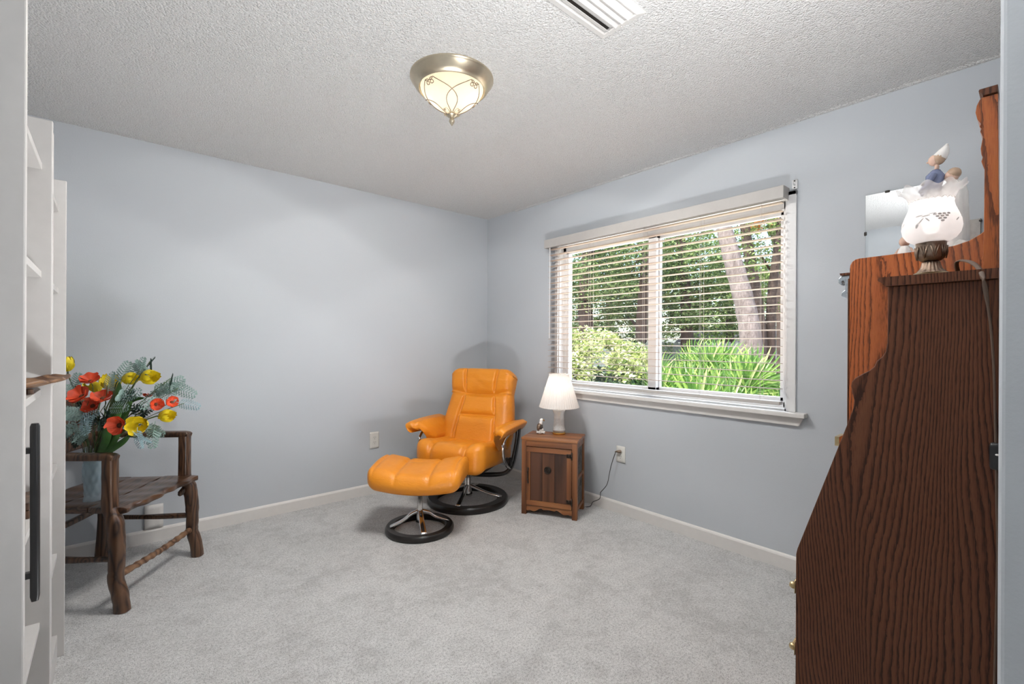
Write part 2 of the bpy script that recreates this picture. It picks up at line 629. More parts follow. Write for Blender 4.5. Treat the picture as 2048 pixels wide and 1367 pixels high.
        for j in range(ny):
            for k in range(nz):
                f.append((vert(0, j, k), vert(0, j, k+1), vert(0, j+1, k+1), vert(0, j+1, k)))
                f.append((vert(nx, j, k), vert(nx, j+1, k), vert(nx, j+1, k+1), vert(nx, j, k+1)))
        return s.add(v, f)

    def mesh(s, name, m, smooth=False):
        me = bpy.data.meshes.new(name)
        me.from_pydata(s.v, [], s.f)
        bm = bmesh.new()
        bm.from_mesh(me)
        bmesh.ops.recalc_face_normals(bm, faces=bm.faces)
        bm.to_mesh(me)
        bm.free()
        if m is not None:
            me.materials.append(MATS[m] if isinstance(m, str) else m)
        if smooth:
            me.polygons.foreach_set('use_smooth', [True]*len(me.polygons))
            if smooth != 1:
                me.set_sharp_from_angle(angle=math.radians(smooth))
        me.update()
        return me

    def obj(s, name, m, parent=None, smooth=False, bevel=0.0, loc=None, rot=None, subsurf=0, bseg=2):
        o = bpy.data.objects.new(name, s.mesh(name, m, smooth))
        COL.objects.link(o)
        if parent is not None:
            o.parent = parent
        if loc is not None:
            o.location = loc
        if rot is not None:
            o.rotation_euler = rot
        if bevel:
            b = o.modifiers.new('bevel', 'BEVEL')
            b.width = bevel
            b.segments = bseg
            b.limit_method = 'ANGLE'
            b.angle_limit = math.radians(40)
        if subsurf:
            b = o.modifiers.new('subdivision', 'SUBSURF')
            b.levels = b.render_levels = subsurf
        return o


def thing(name, label, cat, loc=(0, 0, 0), rz=0.0, group=None):
    o = bpy.data.objects.new(name, None)
    o.empty_display_size = 0.05
    COL.objects.link(o)
    o.location = loc
    o.rotation_euler = (0, 0, rz)
    return tag(o, label, cat, group)


def tag(o, label=None, cat=None, group=None, kind=None):
    for k, v in (('label', label), ('category', cat), ('group', group), ('kind', kind)):
        if v:
            o[k] = v
    return o


def structure(o, label=None, cat=None):
    return tag(o, label, cat, None, 'structure')


def linked(name, mesh, parent, loc=(0, 0, 0), rot=(0, 0, 0), scale=(1, 1, 1)):
    o = bpy.data.objects.new(name, mesh)
    COL.objects.link(o)
    o.parent = parent
    o.location = loc
    o.rotation_euler = rot
    o.scale = scale
    return o


def smooth_path(pts, n=8):
    """Catmull-Rom through pts"""
    P = [Vector(p) for p in pts]
    P = [P[0]*2-P[1]]+P+[P[-1]*2-P[-2]]
    out = []
    for i in range(1, len(P)-2):
        for k in range(n):
            t = k/n
            a, b, c, d = P[i-1], P[i], P[i+1], P[i+2]
            out.append(0.5*((2*b)+(c-a)*t+(2*a-5*b+4*c-d)*t*t+(3*b-a-3*c+d)*t**3))
    out.append(P[-2])
    return out


def lerp_table(tab, x):
    xs = [t[0] for t in tab]
    return [float(np.interp(x, xs, [t[i] for t in tab])) for i in range(1, len(tab[0]))]


# ================================================================== THE ROOM SHELL
H = 2.44
XL = -3.26                  # left wall
YD = -3.53                  # entry wall, room face
HALL = -5.5

structure(MB().box((XL-0.12, HALL, -0.12), (0.14, 0.12, 0.0)).obj('floor', 'carpet'), 'light grey cut pile carpet covering the whole floor', 'floor')
structure(MB().box((XL-0.12, HALL, H), (0.14, 0.12, H+0.15)).obj('ceiling', 'ceiling'), 'white popcorn textured ceiling', 'ceiling')
structure(MB().box((XL-0.12, 0, 0), (0.14, 0.12, H)).obj('wall_back', 'wall'), 'pale blue grey painted wall behind the orange recliner', 'wall')
structure(MB().box((XL-0.12, HALL, 0), (XL, 0, H)).obj('wall_left', 'wall'), 'pale blue grey painted wall behind the white bookcases', 'wall')
# window wall with its opening
WY0, WY1, WZ0, WZ1 = -2.665, -0.955, 0.862, 2.040
b = MB()
b.box((0, HALL, 0), (0.14, WY0, H)).box((0, WY1, 0), (0.14, 0, H))
b.box((0, WY0, 0), (0.14, WY1, WZ0)).box((0, WY0, WZ1), (0.14, WY1, H))
structure(b.obj('wall_right', 'wall'), 'pale blue grey painted wall with the window', 'wall')
# entry wall: opening the camera looks through, and the hall behind it
b = MB()
b.box((-1.70, YD-0.12, 0), (0, YD, H)).box((XL, YD-0.12, 0), (-3.04, YD, H))
structure(b.obj('wall_front', 'wall', bevel=0.008, bseg=3), 'pale blue grey wall edge of the doorway at the right', 'wall')
structure(MB().box((XL, HALL-0.12, 0), (0, HALL, H)).obj('wall_hall', 'wall'), 'pale blue grey hall wall facing the doorway', 'wall')

BH, BT = 0.082, 0.014


def base_profile(s):
    return [(0, 0), (s*BT, 0), (s*BT, BH-0.014), (s*BT*0.75, BH-0.006), (s*BT*0.35, BH), (0, BH)]


structure(MB().prism(base_profile(-1), XL, 0, 0).obj('baseboard_back', 'trim'), 'white baseboard along the back wall', 'baseboard')
b = MB()
b.add([(x, y, z) for y in (YD, 0.0) for x, z in base_profile(-1)], [tuple(range(6)), tuple(range(11, 5, -1))]+[(i, (i+1) % 6, 6+(i+1) % 6, 6+i) for i in range(6)])
structure(b.obj('baseboard_right', 'trim'), 'white baseboard along the window wall', 'baseboard')
# thin caulked strip where the ceiling texture stops short of the window wall
structure(MB().box((-0.012, -3.53, H-0.013), (0.0, -0.42, H+0.001)).obj('trim_1', 'ceiling'), 'thin bare strip along the ceiling edge over the window', 'trim')

structure(MB().box((XL, -2.245, 0), (-2.921, -2.2255, H)).obj('trim_2', 'shelf', bevel=0.003), 'tall white end panel at the left edge beside the bookcase', 'trim')

# ------------------------------------------------------------------ window
win = bpy.data.objects.new('window_1', None)
COL.objects.link(win)
win.location = (0, (WY0+WY1)/2, WZ0)
structure(win, 'white framed sliding window with two panes behind the blind', 'window')
wc = Vector(win.location)


def wbox(mb, y0, y1, z0, z1, x0, x1):
    return mb.box((x0, y0-wc.y, z0-wc.z), (x1, y1-wc.y, z1-wc.z))


# drywall returns / jamb liner
b = MB()
for (y0, y1, z0, z1) in ((WY0, WY0+0.012, WZ0, WZ1), (WY1-0.012, WY1, WZ0, WZ1), (WY0, WY1, WZ1-0.012, WZ1), (WY0, WY1, WZ0, WZ0+0.012)):
    wbox(b, y0, y1, z0, z1, 0.0, 0.13)
b.obj('jamb_liner', 'vinyl', win)
# vinyl main frame
b = MB()
for (y0, y1, z0, z1) in ((WY0+0.012, WY0+0.036, WZ0, WZ1), (WY1-0.045, WY1-0.012, WZ0, WZ1), (WY0, WY1, WZ1-0.058, WZ1-0.012), (WY0, WY1, WZ0+0.012, WZ0+0.045)):
    wbox(b, y0, y1, z0, z1, 0.045, 0.12)
b.obj('frame', 'vinyl', win, bevel=0.003)


def sash(name, y0, y1, z0, z1, x0, x1, st, label):
    s = MB()
    wbox(s, y0, y0+st[0], z0, z1, x0, x1)
    wbox(s, y1-st[1], y1, z0, z1, x0, x1)
    wbox(s, y0, y1, z1-0.030, z1, x0, x1)
    wbox(s, y0, y1, z0, z0+0.030, x0, x1)
    o = s.obj(name, 'vinyl', win, bevel=0.003)
    p = MB()
    wbox(p, y0+st[0]-0.005, y1-st[1]+0.005, z0+0.025, z1-0.025, (x0+x1)/2-0.002, (x0+x1)/2+0.002)
    q = p.obj('pane', 'pane', o)
    return o


sash('sash', -1.830, WY1-0.043, WZ0+0.036, WZ1-0.050, 0.050, 0.080, (0.064, 0.026), '')
sash('sash', WY0+0.034, -1.800, WZ0+0.036, WZ1-0.050, 0.084, 0.112, (0.030, 0.038), '')
# casing strips on the wall, stool and apron
b = MB()
wbox(b, WY0-0.045, WY0+0.002, WZ0, 2.06, -0.012, 0.002)
wbox(b, WY1-0.002, WY1+0.030, WZ0, 2.06, -0.012, 0.002)
wbox(b, WY0-0.045, WY1+0.030, WZ1-0.002, 2.06, -0.012, 0.002)
b.obj('casing', 'vinyl', win, bevel=0.002)
b = MB()
wbox(b, -2.765, -0.85, WZ0-0.024, WZ0, -0.055, 0.04)
b.obj('sill', 'trim', win, bevel=0.004)
ap = [(-2.752-wc.y, 0.842-wc.z), (-0.862-wc.y, 0.842-wc.z), (-0.885-wc.y, 0.790-wc.z), (-2.728-wc.y, 0.790-wc.z)]
b = MB()
b.prism(ap, -0.020, 0.0, 0)
b.obj('apron', 'trim', win, bevel=0.002)

# ------------------------------------------------------------------ blind
bl = thing('window_blind', 'white horizontal slat blind with ivory valance hanging over the window', 'blind', (-0.04, -1.77, 0.93))
BY0, BY1 = -2.650, -0.897


def bbox(mb, x0, x1, y0, y1, z0, z1):
    return mb.box((x0+0.04, y0+1.77, z0-0.93), (x1+0.04, y1+1.77, z1-0.93))


b = MB()
bbox(b, -0.088, -0.076, -2.672, -0.872, 2.012, 2.080)
v_ = b.obj('valance', 'valance', bl, bevel=0.003)
b = MB()
bbox(b, -0.076, 0.0, -2.672, -2.662, 2.012, 2.080)
b.obj('valance_return', 'valance', bl)
b = MB()
bbox(b, -0.076, 0.0, -0.882, -0.872, 2.012, 2.080)
b.obj('valance_return', 'valance', bl)
b = MB()
bbox(b, -0.072, -0.014, -2.655, -0.89, 2.018, 2.062)
b.obj('headrail', 'vinyl', bl, bevel=0.002)
sl = MB()
hw = 0.0215


# one curved slat profile, extruded along y
prof = []
for k in range(7):
    a = -1+2*k/6
    prof.append((a*hw, 0.0018*(1-a*a)+0.0014))
for k in range(7):
    a = 1-2*k/6
    prof.append((a*hw, 0.0018*(1-a*a)-0.0014))
nv = len(prof)
pv = [(x, y, z) for y in (BY0+1.77, BY1+1.77) for x, z in prof]
pf = [tuple(range(nv)), tuple(range(2*nv-1, nv-1, -1))]+[(i, (i+1) % nv, nv+(i+1) % nv, nv+i) for i in range(nv)]
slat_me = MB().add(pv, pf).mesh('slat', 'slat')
zs = 2.000
k = 0
SLZ = []
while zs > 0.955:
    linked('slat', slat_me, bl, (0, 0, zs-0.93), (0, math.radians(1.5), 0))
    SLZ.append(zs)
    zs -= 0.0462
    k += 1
b = MB()
bbox(b, -0.066, -0.014, BY0, BY1, 0.898, 0.918)
b.obj('bottom_rail', 'valance', bl, bevel=0.003)
for yl in (-1.02, -1.33, -1.80, -2.20, -2.55):
    b = MB()
    for xx in (-0.067, -0.013):
        b.sweep([(xx+0.04, yl+1.77, 2.015-0.93), (xx+0.04, yl+1.77, 0.90-0.93)], 0.0008, n=4)
    b.sweep([(0.0, yl+1.775, 2.015-0.93), (0.0, yl+1.775, 0.90-0.93)], 0.0008, n=4)
    b.obj('ladder_cord', 'cord', bl)
b = MB()
b.sweep([(-0.072+0.04, -0.925+1.77, 2.02-0.93), (-0.074+0.04, -0.925+1.77, 1.27-0.93)], 0.0035, n=6)
b.obj('tilt_wand', 'vinyl', bl)

# curtain bracket
cb = thing('curtain_rod_bracket', 'small clear curtain rod bracket on the wall beside the valance', 'bracket', (0, -2.700, 2.093))
MB().rbox((0.004, 0.014, 0.026), 0.003, (2, 4, 6)).obj('plate', 'vinyl', cb, 1, loc=(-0.004, 0, 0))
MB().sweep([(-0.006, 0, -0.004), (-0.03, 0, -0.004), (-0.036, 0, 0.002), (-0.038, 0, 0.014)], 0.004, n=8).obj('hook', 'vinyl', cb, 1)
for zz in (0.018, -0.018):
    MB().lathe([(0.0035, 0), (0.0035, 0.003), (0.001, 0.004)], 8).obj('screw', 'iron', cb, loc=(-0.008, 0, zz), rot=(0, -PI/2, 0))


# ------------------------------------------------------------------ outlets
def outlet(name, label, loc, rz, w_, h_, top_only=False):
    """wall plate facing local -Y"""
    o = thing(name, label, 'outlet', loc, rz)
    MB().rbox((w_/2, 0.004, h_/2), 0.0035, (6, 2, 8)).obj('plate', 'plastic', o, 1, loc=(0, -0.004, 0))
    for s_ in (1, -1):
        sock = MB().lathe([(0.0165, 0), (0.0165, 0.003), (0.015, 0.004)], 20).obj('socket', 'plastic', o, 30, loc=(0, -0.007, s_*0.0195), rot=(PI/2, 0, 0))
        for (xx, zz, hh) in ((-0.0062, 0.004, 0.0042), (0.0062, 0.004, 0.0036)):
            MB().box((xx-0.0011, zz-hh, 0.0035), (xx+0.0011, zz+hh, 0.0045)).obj('slot', 'slot', sock)
        MB().lathe([(0.0026, 0.0035), (0.0026, 0.0045)], 10, (0, -0.0085, 0)).obj('ground_hole', 'slot', sock)
    MB().lathe([(0.003, 0), (0.0025, 0.0012)], 10).obj('screw', 'plastic', o, loc=(0, -0.008, 0), rot=(PI/2, 0, 0))
    return o


outlet('wall_outlet', 'ivory double wall outlet with nothing plugged in, left of the recliner', (-1.163, 0, 0.432), 0, 0.080, 0.135)
outlet('wall_outlet', 'ivory double wall outlet with the lamp cord plugged in, under the window', (0, -1.583, 0.428), PI/2*-1, 0.076, 0.118)
wp = thing('blank_wall_plate', 'large blank white wall plate behind the rustic armchair', 'wall plate', (-2.586, 0, 0.156))
MB().rbox((0.047, 0.008, 0.072), 0.004, (4, 2, 6)).obj('plate', 'trim', wp, 1, loc=(0, -0.008, 0))
for zz in (0.048, -0.048):
    MB().lathe([(0.003, 0), (0.0025, 0.0012)], 10).obj('screw', 'plastic', wp, loc=(0, -0.016, zz), rot=(PI/2, 0, 0))

# ------------------------------------------------------------------ ceiling light
LC = (-1.612, -1.792, H)
cl = thing('ceiling_light', 'flush ceiling light with creamy glass dome and scrolled brass wire', 'light', LC)
RR = 0.190
pr = [(RR, 0.0), (RR, -0.006), (RR-0.004, -0.010), (RR-0.006, -0.014), (RR-0.022, -0.040), (RR-0.034, -0.052), (RR-0.040, -0.054), (RR-0.044, -0.046), (RR-0.044, -0.004)]
MB().lathe([(r, z) for r, z in pr], 64, capb=False, capt=False).obj('canopy_ring', 'nickel', cl, 50)
MB().lathe([(RR-0.004, -0.004), (0.01, -0.004)], 48, capb=False, capt=True).obj('pan', 'nickel', cl)
RD, DH = RR-0.046, 0.125


def dome_r(z):                  # z 0 top .. 1 bottom
    return RD*(1-z**1.6)


def dome_pt(z, th, off=0.0):
    r = dome_r(z)+off
    return Vector((r*math.cos(th), r*math.sin(th), -0.046-DH*z-off*0.6))


dp = [(dome_r(i/20), -0.046-DH*i/20) for i in range(20)]+[(0.004, -0.046-DH)]
MB().lathe(dp, 48, capb=False, capt=True).obj('glass_dome', 'alabaster', cl, 1)
fb = -0.046-DH
MB().lathe([(0.004, fb+0.012), (0.022, fb+0.008), (0.026, fb+0.002), (0.018, fb-0.004), (0.010, fb-0.008), (0.010, fb-0.014), (0.013, fb-0.020), (0.012, fb-0.028), (0.007, fb-0.036), (0.002, fb-0.044)], 20).obj('finial', 'nickel', cl, 40)
for q, ex_ in enumerate((0.055, -0.055)):
    ld = bpy.data.lights.new('ceiling_bulb_light', 'POINT')
    ld.energy = 0.22
    ld.shadow_soft_size = 0.022
    ld.color = (1.0, 0.94, 0.84)
    lo = bpy.data.objects.new('ceiling_bulb_light', ld)
    COL.objects.link(lo)
    lo.parent = cl
    lo.location = (-ex_*0.75, ex_*0.66, -0.050)
for q in range(8):                        # the light the fixture throws down into the room
    ld = bpy.data.lights.new('ceiling_light_throw', 'SPOT')
    ld.energy = 12.0
    ld.spot_size = math.radians(142)
    ld.spot_blend = 0.12
    ld.shadow_soft_size = 0.0
    ld.color = (1.0, 0.975, 0.94)
    lo = bpy.data.objects.new('ceiling_light_throw', ld)
    COL.objects.link(lo)
    lo.parent = cl
    lo.location = (0.178*math.cos(q*PI/4), 0.178*math.sin(q*PI/4), -0.066)
    lo.rotation_euler = Vector((math.cos(q*PI/4), math.sin(q*PI/4), -2.14)).to_track_quat('-Z', 'Y').to_euler()
view_az = math.atan2(CAM.y-LC[1], CAM.x-LC[0])
for q in range(4):
    a0 = view_az+q*PI/2
    for sgn in (1, -1):
        pts = []
        for i in range(17):                       # long arc from the finial, over the centre line and out
            t = 0.97-0.87*(i/16)
            u_ = i/16
            th = a0+sgn*(-0.34*math.sin(u_*PI*1.05)*(1-u_)*2.2+0.62*u_**1.7)
            pts.append(dome_pt(t, th, 0.004))
        # little loop at the end
        for i in range(1, 15):
            ph = 2*PI*i/14*1.05
            rr = 0.016
            base_th = a0+sgn*(0.62+0.10)
            p = dome_pt(0.15+0.055*(1-math.cos(ph)), a0+sgn*(0.62+0.10*math.sin(ph)+0.012*i), 0.004)
            pts.append(p)
        for i in range(1, 5):
            pts.append(dome_pt(0.13-0.01*i+0.03*(i == 4), a0+sgn*(0.79+0.035*i), 0.004))
        MB().sweep(pts, 0.0017, n=6).obj('wire_scroll', 'bronze', cl, 1)
        cp = [dome_pt(0.96-0.14*math.sin(i/8*PI*0.75), a0+sgn*(0.30+0.55*i/8), 0.004+0.004*i/8) for i in range(9)]
        MB().sweep(cp, 0.0018, n=6).obj('wire_curl', 'nickel', cl, 1)

# ------------------------------------------------------------------ ceiling vent
VX0, VX1, VY0, VY1 = -1.660, -1.322, -2.625, -2.428
cv = thing('ceiling_vent', 'white louvred air vent in the ceiling', 'vent', ((VX0+VX1)/2, (VY0+VY1)/2, H))
hx, hy_ = (VX1-VX0)/2, (VY1-VY0)/2
fw = 0.030
b = MB()
fr = []
for s0, z in ((0, 0.0), (0, -0.004), (fw-0.006, -0.011), (fw, -0.009), (fw, 0.0)):
    fr.append([(-hx+s0, -hy_+s0, z), (hx-s0, -hy_+s0, z), (hx-s0, hy_-s0, z), (-hx+s0, hy_-s0, z)])
v = [p for r in fr for p in r]
f = []
for i in range(4):
    for k in range(4):
        f.append((i*4+k, i*4+(k+1) % 4, (i+1)*4+(k+1) % 4, (i+1)*4+k))
b.add(v, f)
b.obj('frame', 'grille', cv)
MB().box((-hx+fw, -hy_+fw, -0.0015), (hx-fw, hy_-fw, -0.0005)).obj('duct_back', 'slot', cv)
nl = 5
pitch = (2*hy_-2*fw)/nl
for i in range(nl):
    y = -hy_+fw+pitch*(i+0.5)
    tilt = -0.75 if i < 3 else 0.75
    b = MB()
    lw = pitch*0.62
    sec = [(-lw, -0.0008), (0, 0.003), (lw, -0.0008), (lw, -0.0022), (0, 0.0016), (-lw, -0.0022)]
    ca, sa = math.cos(tilt*0.8), math.sin(tilt*0.8)
    sec2 = [(y+a*ca-c*sa, a*sa*0.9+c*ca-0.0085) for a, c in sec]
    b.prism(sec2, -hx+fw, hx-fw, 0)
    b.obj('louvre', 'grille', cv)
for sx in (-1, 1):
    MB().lathe([(0.004, 0), (0.003, -0.002)], 10).obj('screw', 'chrome', cv, loc=(sx*(hx-fw*0.5), 0, -0.009))

# ================================================================== RECLINER
def seam_field(segs, x, z, w_=0.011):
    """0 on a seam, 1 away from it; segs are polylines of (x,z)"""
    d = 9.0
    for pl in segs:
        for (x0, z0), (x1, z1) in zip(pl[:-1], pl[1:]):
            dx, dz = x1-x0, z1-z0
            t = max(0.0, min(1.0, ((x-x0)*dx+(z-z0)*dz)/(dx*dx+dz*dz+1e-12)))
            d = min(d, math.hypot(x-x0-t*dx, z-z0-t*dz))
    return 1-math.exp(-(d/w_)**1.3), d


RC = (-0.690, -0.650, 0)
RZ = math.radians(-61.6)
rec = thing('recliner_chair', 'orange leather recliner with black ring base in the room corner', 'armchair', RC, RZ)

# backrest : s 0..1 bottom to top; local -Y is the front
BW = [(0.0, 0.285), (0.20, 0.304), (0.38, 0.300), (0.60, 0.278), (0.68, 0.270), (0.80, 0.276), (0.92, 0.284), (1.0, 0.276)]
BC = [(0.0, 0.140, 0.360), (0.25, 0.205, 0.520), (0.55, 0.280, 0.715), (0.68, 0.306, 0.800), (0.85, 0.335, 0.905), (1.0, 0.352, 1.000)]
BTK = [(0.0, 0.070), (0.3, 0.078), (0.62, 0.072), (0.68, 0.066), (0.82, 0.082), (1.0, 0.074)]
xs_top = 0.125
back_seams = [[(-0.150, 0.02), (-0.118, 0.66), (-0.128, 1.0)], [(0.150, 0.02), (0.118, 0.66), (0.128, 1.0)],
              [(-0.30, 0.715), (-0.118, 0.655), (0.0, 0.645), (0.118, 0.655), (0.30, 0.715)], [(-0.132, 0.40), (0.132, 0.40)]]


def back_fn(x, y, z):
    s_ = (z+0.33)/0.66
    wx = lerp_table(BW, s_)[0]
    cy, cz = lerp_table(BC, s_)
    th = lerp_table(BTK, s_)[0]
    a = x/0.25
    sf, d = seam_field([[(q[0]/0.25, q[1]*1.0) for q in pl] for pl in back_seams], a, s_, 0.030)
    puff = 0.032*sf*(1-0.55*abs(a)**3)
    yy = y/0.075
    lean = Vector((0, 0.32, 0.947))
    nrm = Vector((0, -0.947, 0.32))
    off = -yy*th
    if yy < 0:
        off += puff*min(1, -yy*1.4)
        off += 0.040*abs(a)**2.4*(0.35+0.65*(s_ > 0.66))          # side wings curl forward
    else:
        off += 0.020*abs(a)**2.2
    ztop = 0.0
    if s_ > 0.9:
        ztop = -0.020*abs(a)**4
    wr = 0.0022*math.sin(s_*46+3*math.sin(a*5))*max(0, 1-abs(s_-0.80)/0.14)*(abs(a) < 0.45)
    return Vector((a*wx, cy, cz+ztop))+nrm*(off+wr*(yy < 0))


b = MB()
b.rbox((0.25, 0.075, 0.33), 0.062, (90, 12, 120), back_fn)
b.obj('backrest', 'leather', rec, 1)

# seat cushion
seat_seams = [[(-0.135, -0.36), (-0.135, 0.30)], [(0.135, -0.36), (0.135, 0.30)]]


def seat_fn(x, y, z):
    # x across ±0.27, y -0.31 (front) .. 0.31, z ±0.07
    a = x/0.275
    t = (y+0.31)/0.62
    sf, d = seam_field(seat_seams, x, y, 0.016)
    tw = max(0.0, min(1.0, (z+0.03)/0.07))
    tw = tw*tw*(3-2*tw)
    zz = 0.385+z*1.0
    zz += 0.020*sf*tw
    zz += 0.022*math.exp(-((t-0.12)/0.16)**2)*(0.2+0.8*tw)         # front roll
    zz -= 0.055*max(0, t-0.25)                                            # slopes to the back
    zz += 0.030*abs(a)**3*tw
    if t < 0.25:
        yy = y-0.026*(1-a*a)*(1-t/0.25)
        zz -= 0.028*(1-t/0.25)**2*(1-tw)
        zz -= 0.006*(1-sf)
        yy += 0.014*(1-sf)*(1-t/0.25)
    else:
        yy = y
    return Vector((x, yy-0.035, zz))


b = MB()
b.rbox((0.275, 0.31, 0.078), 0.070, (60, 62, 14), seat_fn)
b.obj('seat', 'leather', rec, 1)


def arm_pad(sg):
    """leather pad: broad top that rolls over inwards and hangs down to the seat"""
    def fn(x, y, z):
        # x in ±0.5 : cross direction 0(outer) .. 1(inner/bottom) ; y length ±0.24 ; z thickness
        u_ = x+0.5
        t = (y+0.24)/0.48
        # cross-section centre line (local: outward o, height h)
        sec = [(0.0, 0.085, 0.560), (0.16, 0.105, 0.592), (0.34, 0.072, 0.606), (0.52, 0.026, 0.590), (0.72, -0.012, 0.530), (1.0, -0.026, 0.445)]
        o_, h_ = lerp_table(sec, u_)
        sl = 0.045*(1-t)-0.020                       # front is a touch lower/higher
        ang = u_*2.2
        nx, nz = math.sin(1.9-ang*1.35), math.cos(1.0-ang*0.55)
        th = 0.040*(1-0.25*abs(2*t-1)**3)
        # the front tip tapers and sticks out; inner flap is shorter in front
        fx = 1.0-0.62*max(0, 0.38-t)/0.38*(u_ > 0.5)*(u_-0.5)*2
        yy = y*1.0
        if t < 0.4:
            yy += 0.23*max(0, (u_-0.38))*(0.4-t)/0.4
            yy -= 0.030*(1-u_)*(0.4-t)/0.4
        zz = h_+nz*z*th/0.03 - 0.012*(1-t)*(u_ < 0.5)
        oo = o_*fx + nx*z*th/0.03*0.6
        return Vector((sg*(0.288+oo), yy-0.015+0.02, zz+sl*0.4))
    m = MB()
    m.rbox((0.5, 0.24, 0.03), 0.028, (28, 30, 4), fn)
    return m


for sg in (-1, 1):
    arm_pad(sg).obj('armrest', 'leather', rec, 1)

# U-shaped laminated frame in two halves, bending down from the arms and in under the seat
for sg in (-1, 1):
    path = smooth_path([(sg*0.375, 0.115, 0.565), (sg*0.368, 0.110, 0.48), (sg*0.352, 0.090, 0.36), (sg*0.335, 0.075, 0.285), (sg*0.300, 0.060, 0.238), (sg*0.235, 0.045, 0.218), (sg*0.12, 0.02, 0.210), (0, 0, 0.208)], 5)
    MB().sweep(path, [(0.033, 0.014)]*len(path), n=16, power=4.0, up=(-sg*1.0, 0, 0.35)).obj('frame_arm', 'black_wood', rec, 40)
    p2 = smooth_path([(sg*0.352, 0.125, 0.562), (sg*0.352, 0.00, 0.556), (sg*0.350, -0.115, 0.520), (sg*0.348, -0.145, 0.465), (sg*0.346, -0.120, 0.385), (sg*0.342, -0.045, 0.315), (sg*0.332, 0.045, 0.272)], 6)
    n2 = len(p2)
    MB().sweep(p2, [(0.010, 0.006+0.006*abs(math.sin(i/n2*PI)))for i in range(n2)], n=12, power=3, up=(0, 0.4, 1)).obj('arm_bracket', 'chrome', rec, 1)
    kn = MB().lathe([(0.022, 0), (0.030, 0.004), (0.032, 0.012), (0.026, 0.018), (0.026, 0.024), (0.034, 0.030), (0.034, 0.044), (0.028, 0.050)], 24)
    kn.obj('tension_knob', 'black', rec, 40, loc=(sg*0.300, 0.035, 0.325), rot=(0, sg*PI/2, 0))
# black seat shell underneath
b = MB()
b.rbox((0.20, 0.20, 0.030), 0.028, (14, 14, 4), lambda x, y, z: Vector((x*(1.1 if z > 0 else 0.7), y*(1.05 if z > 0 else 0.7), 0.272+z)))
b.obj('seat_shell', 'black', rec, 1)


def ring_base(root, ro, ri, h, colz, spokes, a0, cr):
    secp = [(ri, 0.004), (ri+0.004, 0.0), (ro-0.006, 0.0), (ro, 0.010), (ro, h-0.012), (ro-0.010, h), (ri+0.008, h), (ri, h-0.008)]
    m = MB()
    n = 72
    v_ = []
    for k_ in range(n):
        th = 2*PI*k_/n
        for r, z in secp:
            v_.append((r*math.cos(th), r*math.sin(th), z))
    q = len(secp)
    f_ = [(k_*q+i, k_*q+(i+1) % q, ((k_+1) % n)*q+(i+1) % q, ((k_+1) % n)*q+i) for k_ in range(n) for i in range(q)]
    m.add(v_, f_)
    m.obj('base_ring', 'black_wood', root, 40)
    MB().lathe([(cr*1.15, 0.040), (cr*1.2, 0.06), (cr, 0.085), (cr*0.82, 0.12), (cr*0.80, colz-0.03), (cr*1.5, colz-0.012), (cr*2.0, colz)], 24).obj('column', 'chrome', root, 40)
    for k_ in range(spokes):
        th = a0+2*PI*k_/spokes
        c_, s_ = math.cos(th), math.sin(th)
        rm = (ro+ri)/2
        pts = smooth_path([(0.012*c_, 0.012*s_, 0.125), (0.06*c_, 0.06*s_, 0.108), (rm*0.55*c_, rm*0.55*s_, 0.075), (rm*0.98*c_, rm*0.98*s_, h+0.004)], 5)
        MB().sweep(pts, [(0.014+0.006*i/len(pts), 0.012-0.006*i/len(pts)) for i in range(len(pts))], n=12, power=3).obj('base_spoke', 'chrome', root, 1)


ring_base(rec, 0.312, 0.236, 0.046, 0.215, 4, math.radians(10), 0.030)

# ------------------------------------------------------------------ ottoman
OC = (-1.255, -0.900, 0)
ott = thing('footstool', 'orange leather footstool with black ring base in front of the recliner', 'footstool', OC, math.radians(-46))
ot_seams = [[(-0.112, -0.3), (-0.104, 0.0), (-0.112, 0.3)], [(0.112, -0.3), (0.104, 0.0), (0.112, 0.3)], [(0.262, -0.3), (0.250, 0.0), (0.262, 0.3)], [(-0.262, -0.3), (-0.250, 0.0), (-0.262, 0.3)]]


def ott_fn(x, y, z):
    # x ±0.27 long axis, y ±0.19 (front -), z ±0.06
    a = x/0.295
    c_ = y/0.20
    sf, d = seam_field(ot_seams, x, y, 0.014)
    s2, d2 = seam_field([[(-0.11, 0.055), (0.11, 0.055)]], x, y, 0.012)
    tw = max(0.0, min(1.0, (z+0.04)/0.08))
    tw = tw*tw*(3-2*tw)
    zz = 0.350+z*1.05
    zz += (0.046*abs(a)**1.8-0.004) * (0.55+0.45*tw)
    zz += tw*(0.014*sf - 0.006*(1-s2) - 0.020*c_*c_ + 0.012*c_)      # rear higher
    zz -= (1-tw)*0.012*(1-c_*c_)*(1-a*a)
    yy = y*(1-0.06*abs(a)**2)
    yy -= 0.012*(1-a*a)*max(0.0, min(1.0, (-y-0.06)/0.12))
    if z < 0:
        zz -= 0.0
    return Vector((x, yy, zz))


b = MB()
b.rbox((0.300, 0.20, 0.066), 0.060, (84, 50, 14), ott_fn)
b.obj('cushion', 'leather', ott, 1)
b = MB()
b.rbox((0.205, 0.135, 0.022), 0.020, (16, 12, 4), lambda x, y, z: Vector((x*(1 if z > 0 else 0.62), y*(1 if z > 0 else 0.62), 0.278+z+0.035*abs(x/0.2)**2*(1 if z > 0 else 0.8))))
b.obj('tray', 'black', ott, 1)
ring_base(ott, 0.222, 0.166, 0.038, 0.262, 4, math.radians(24), 0.021)

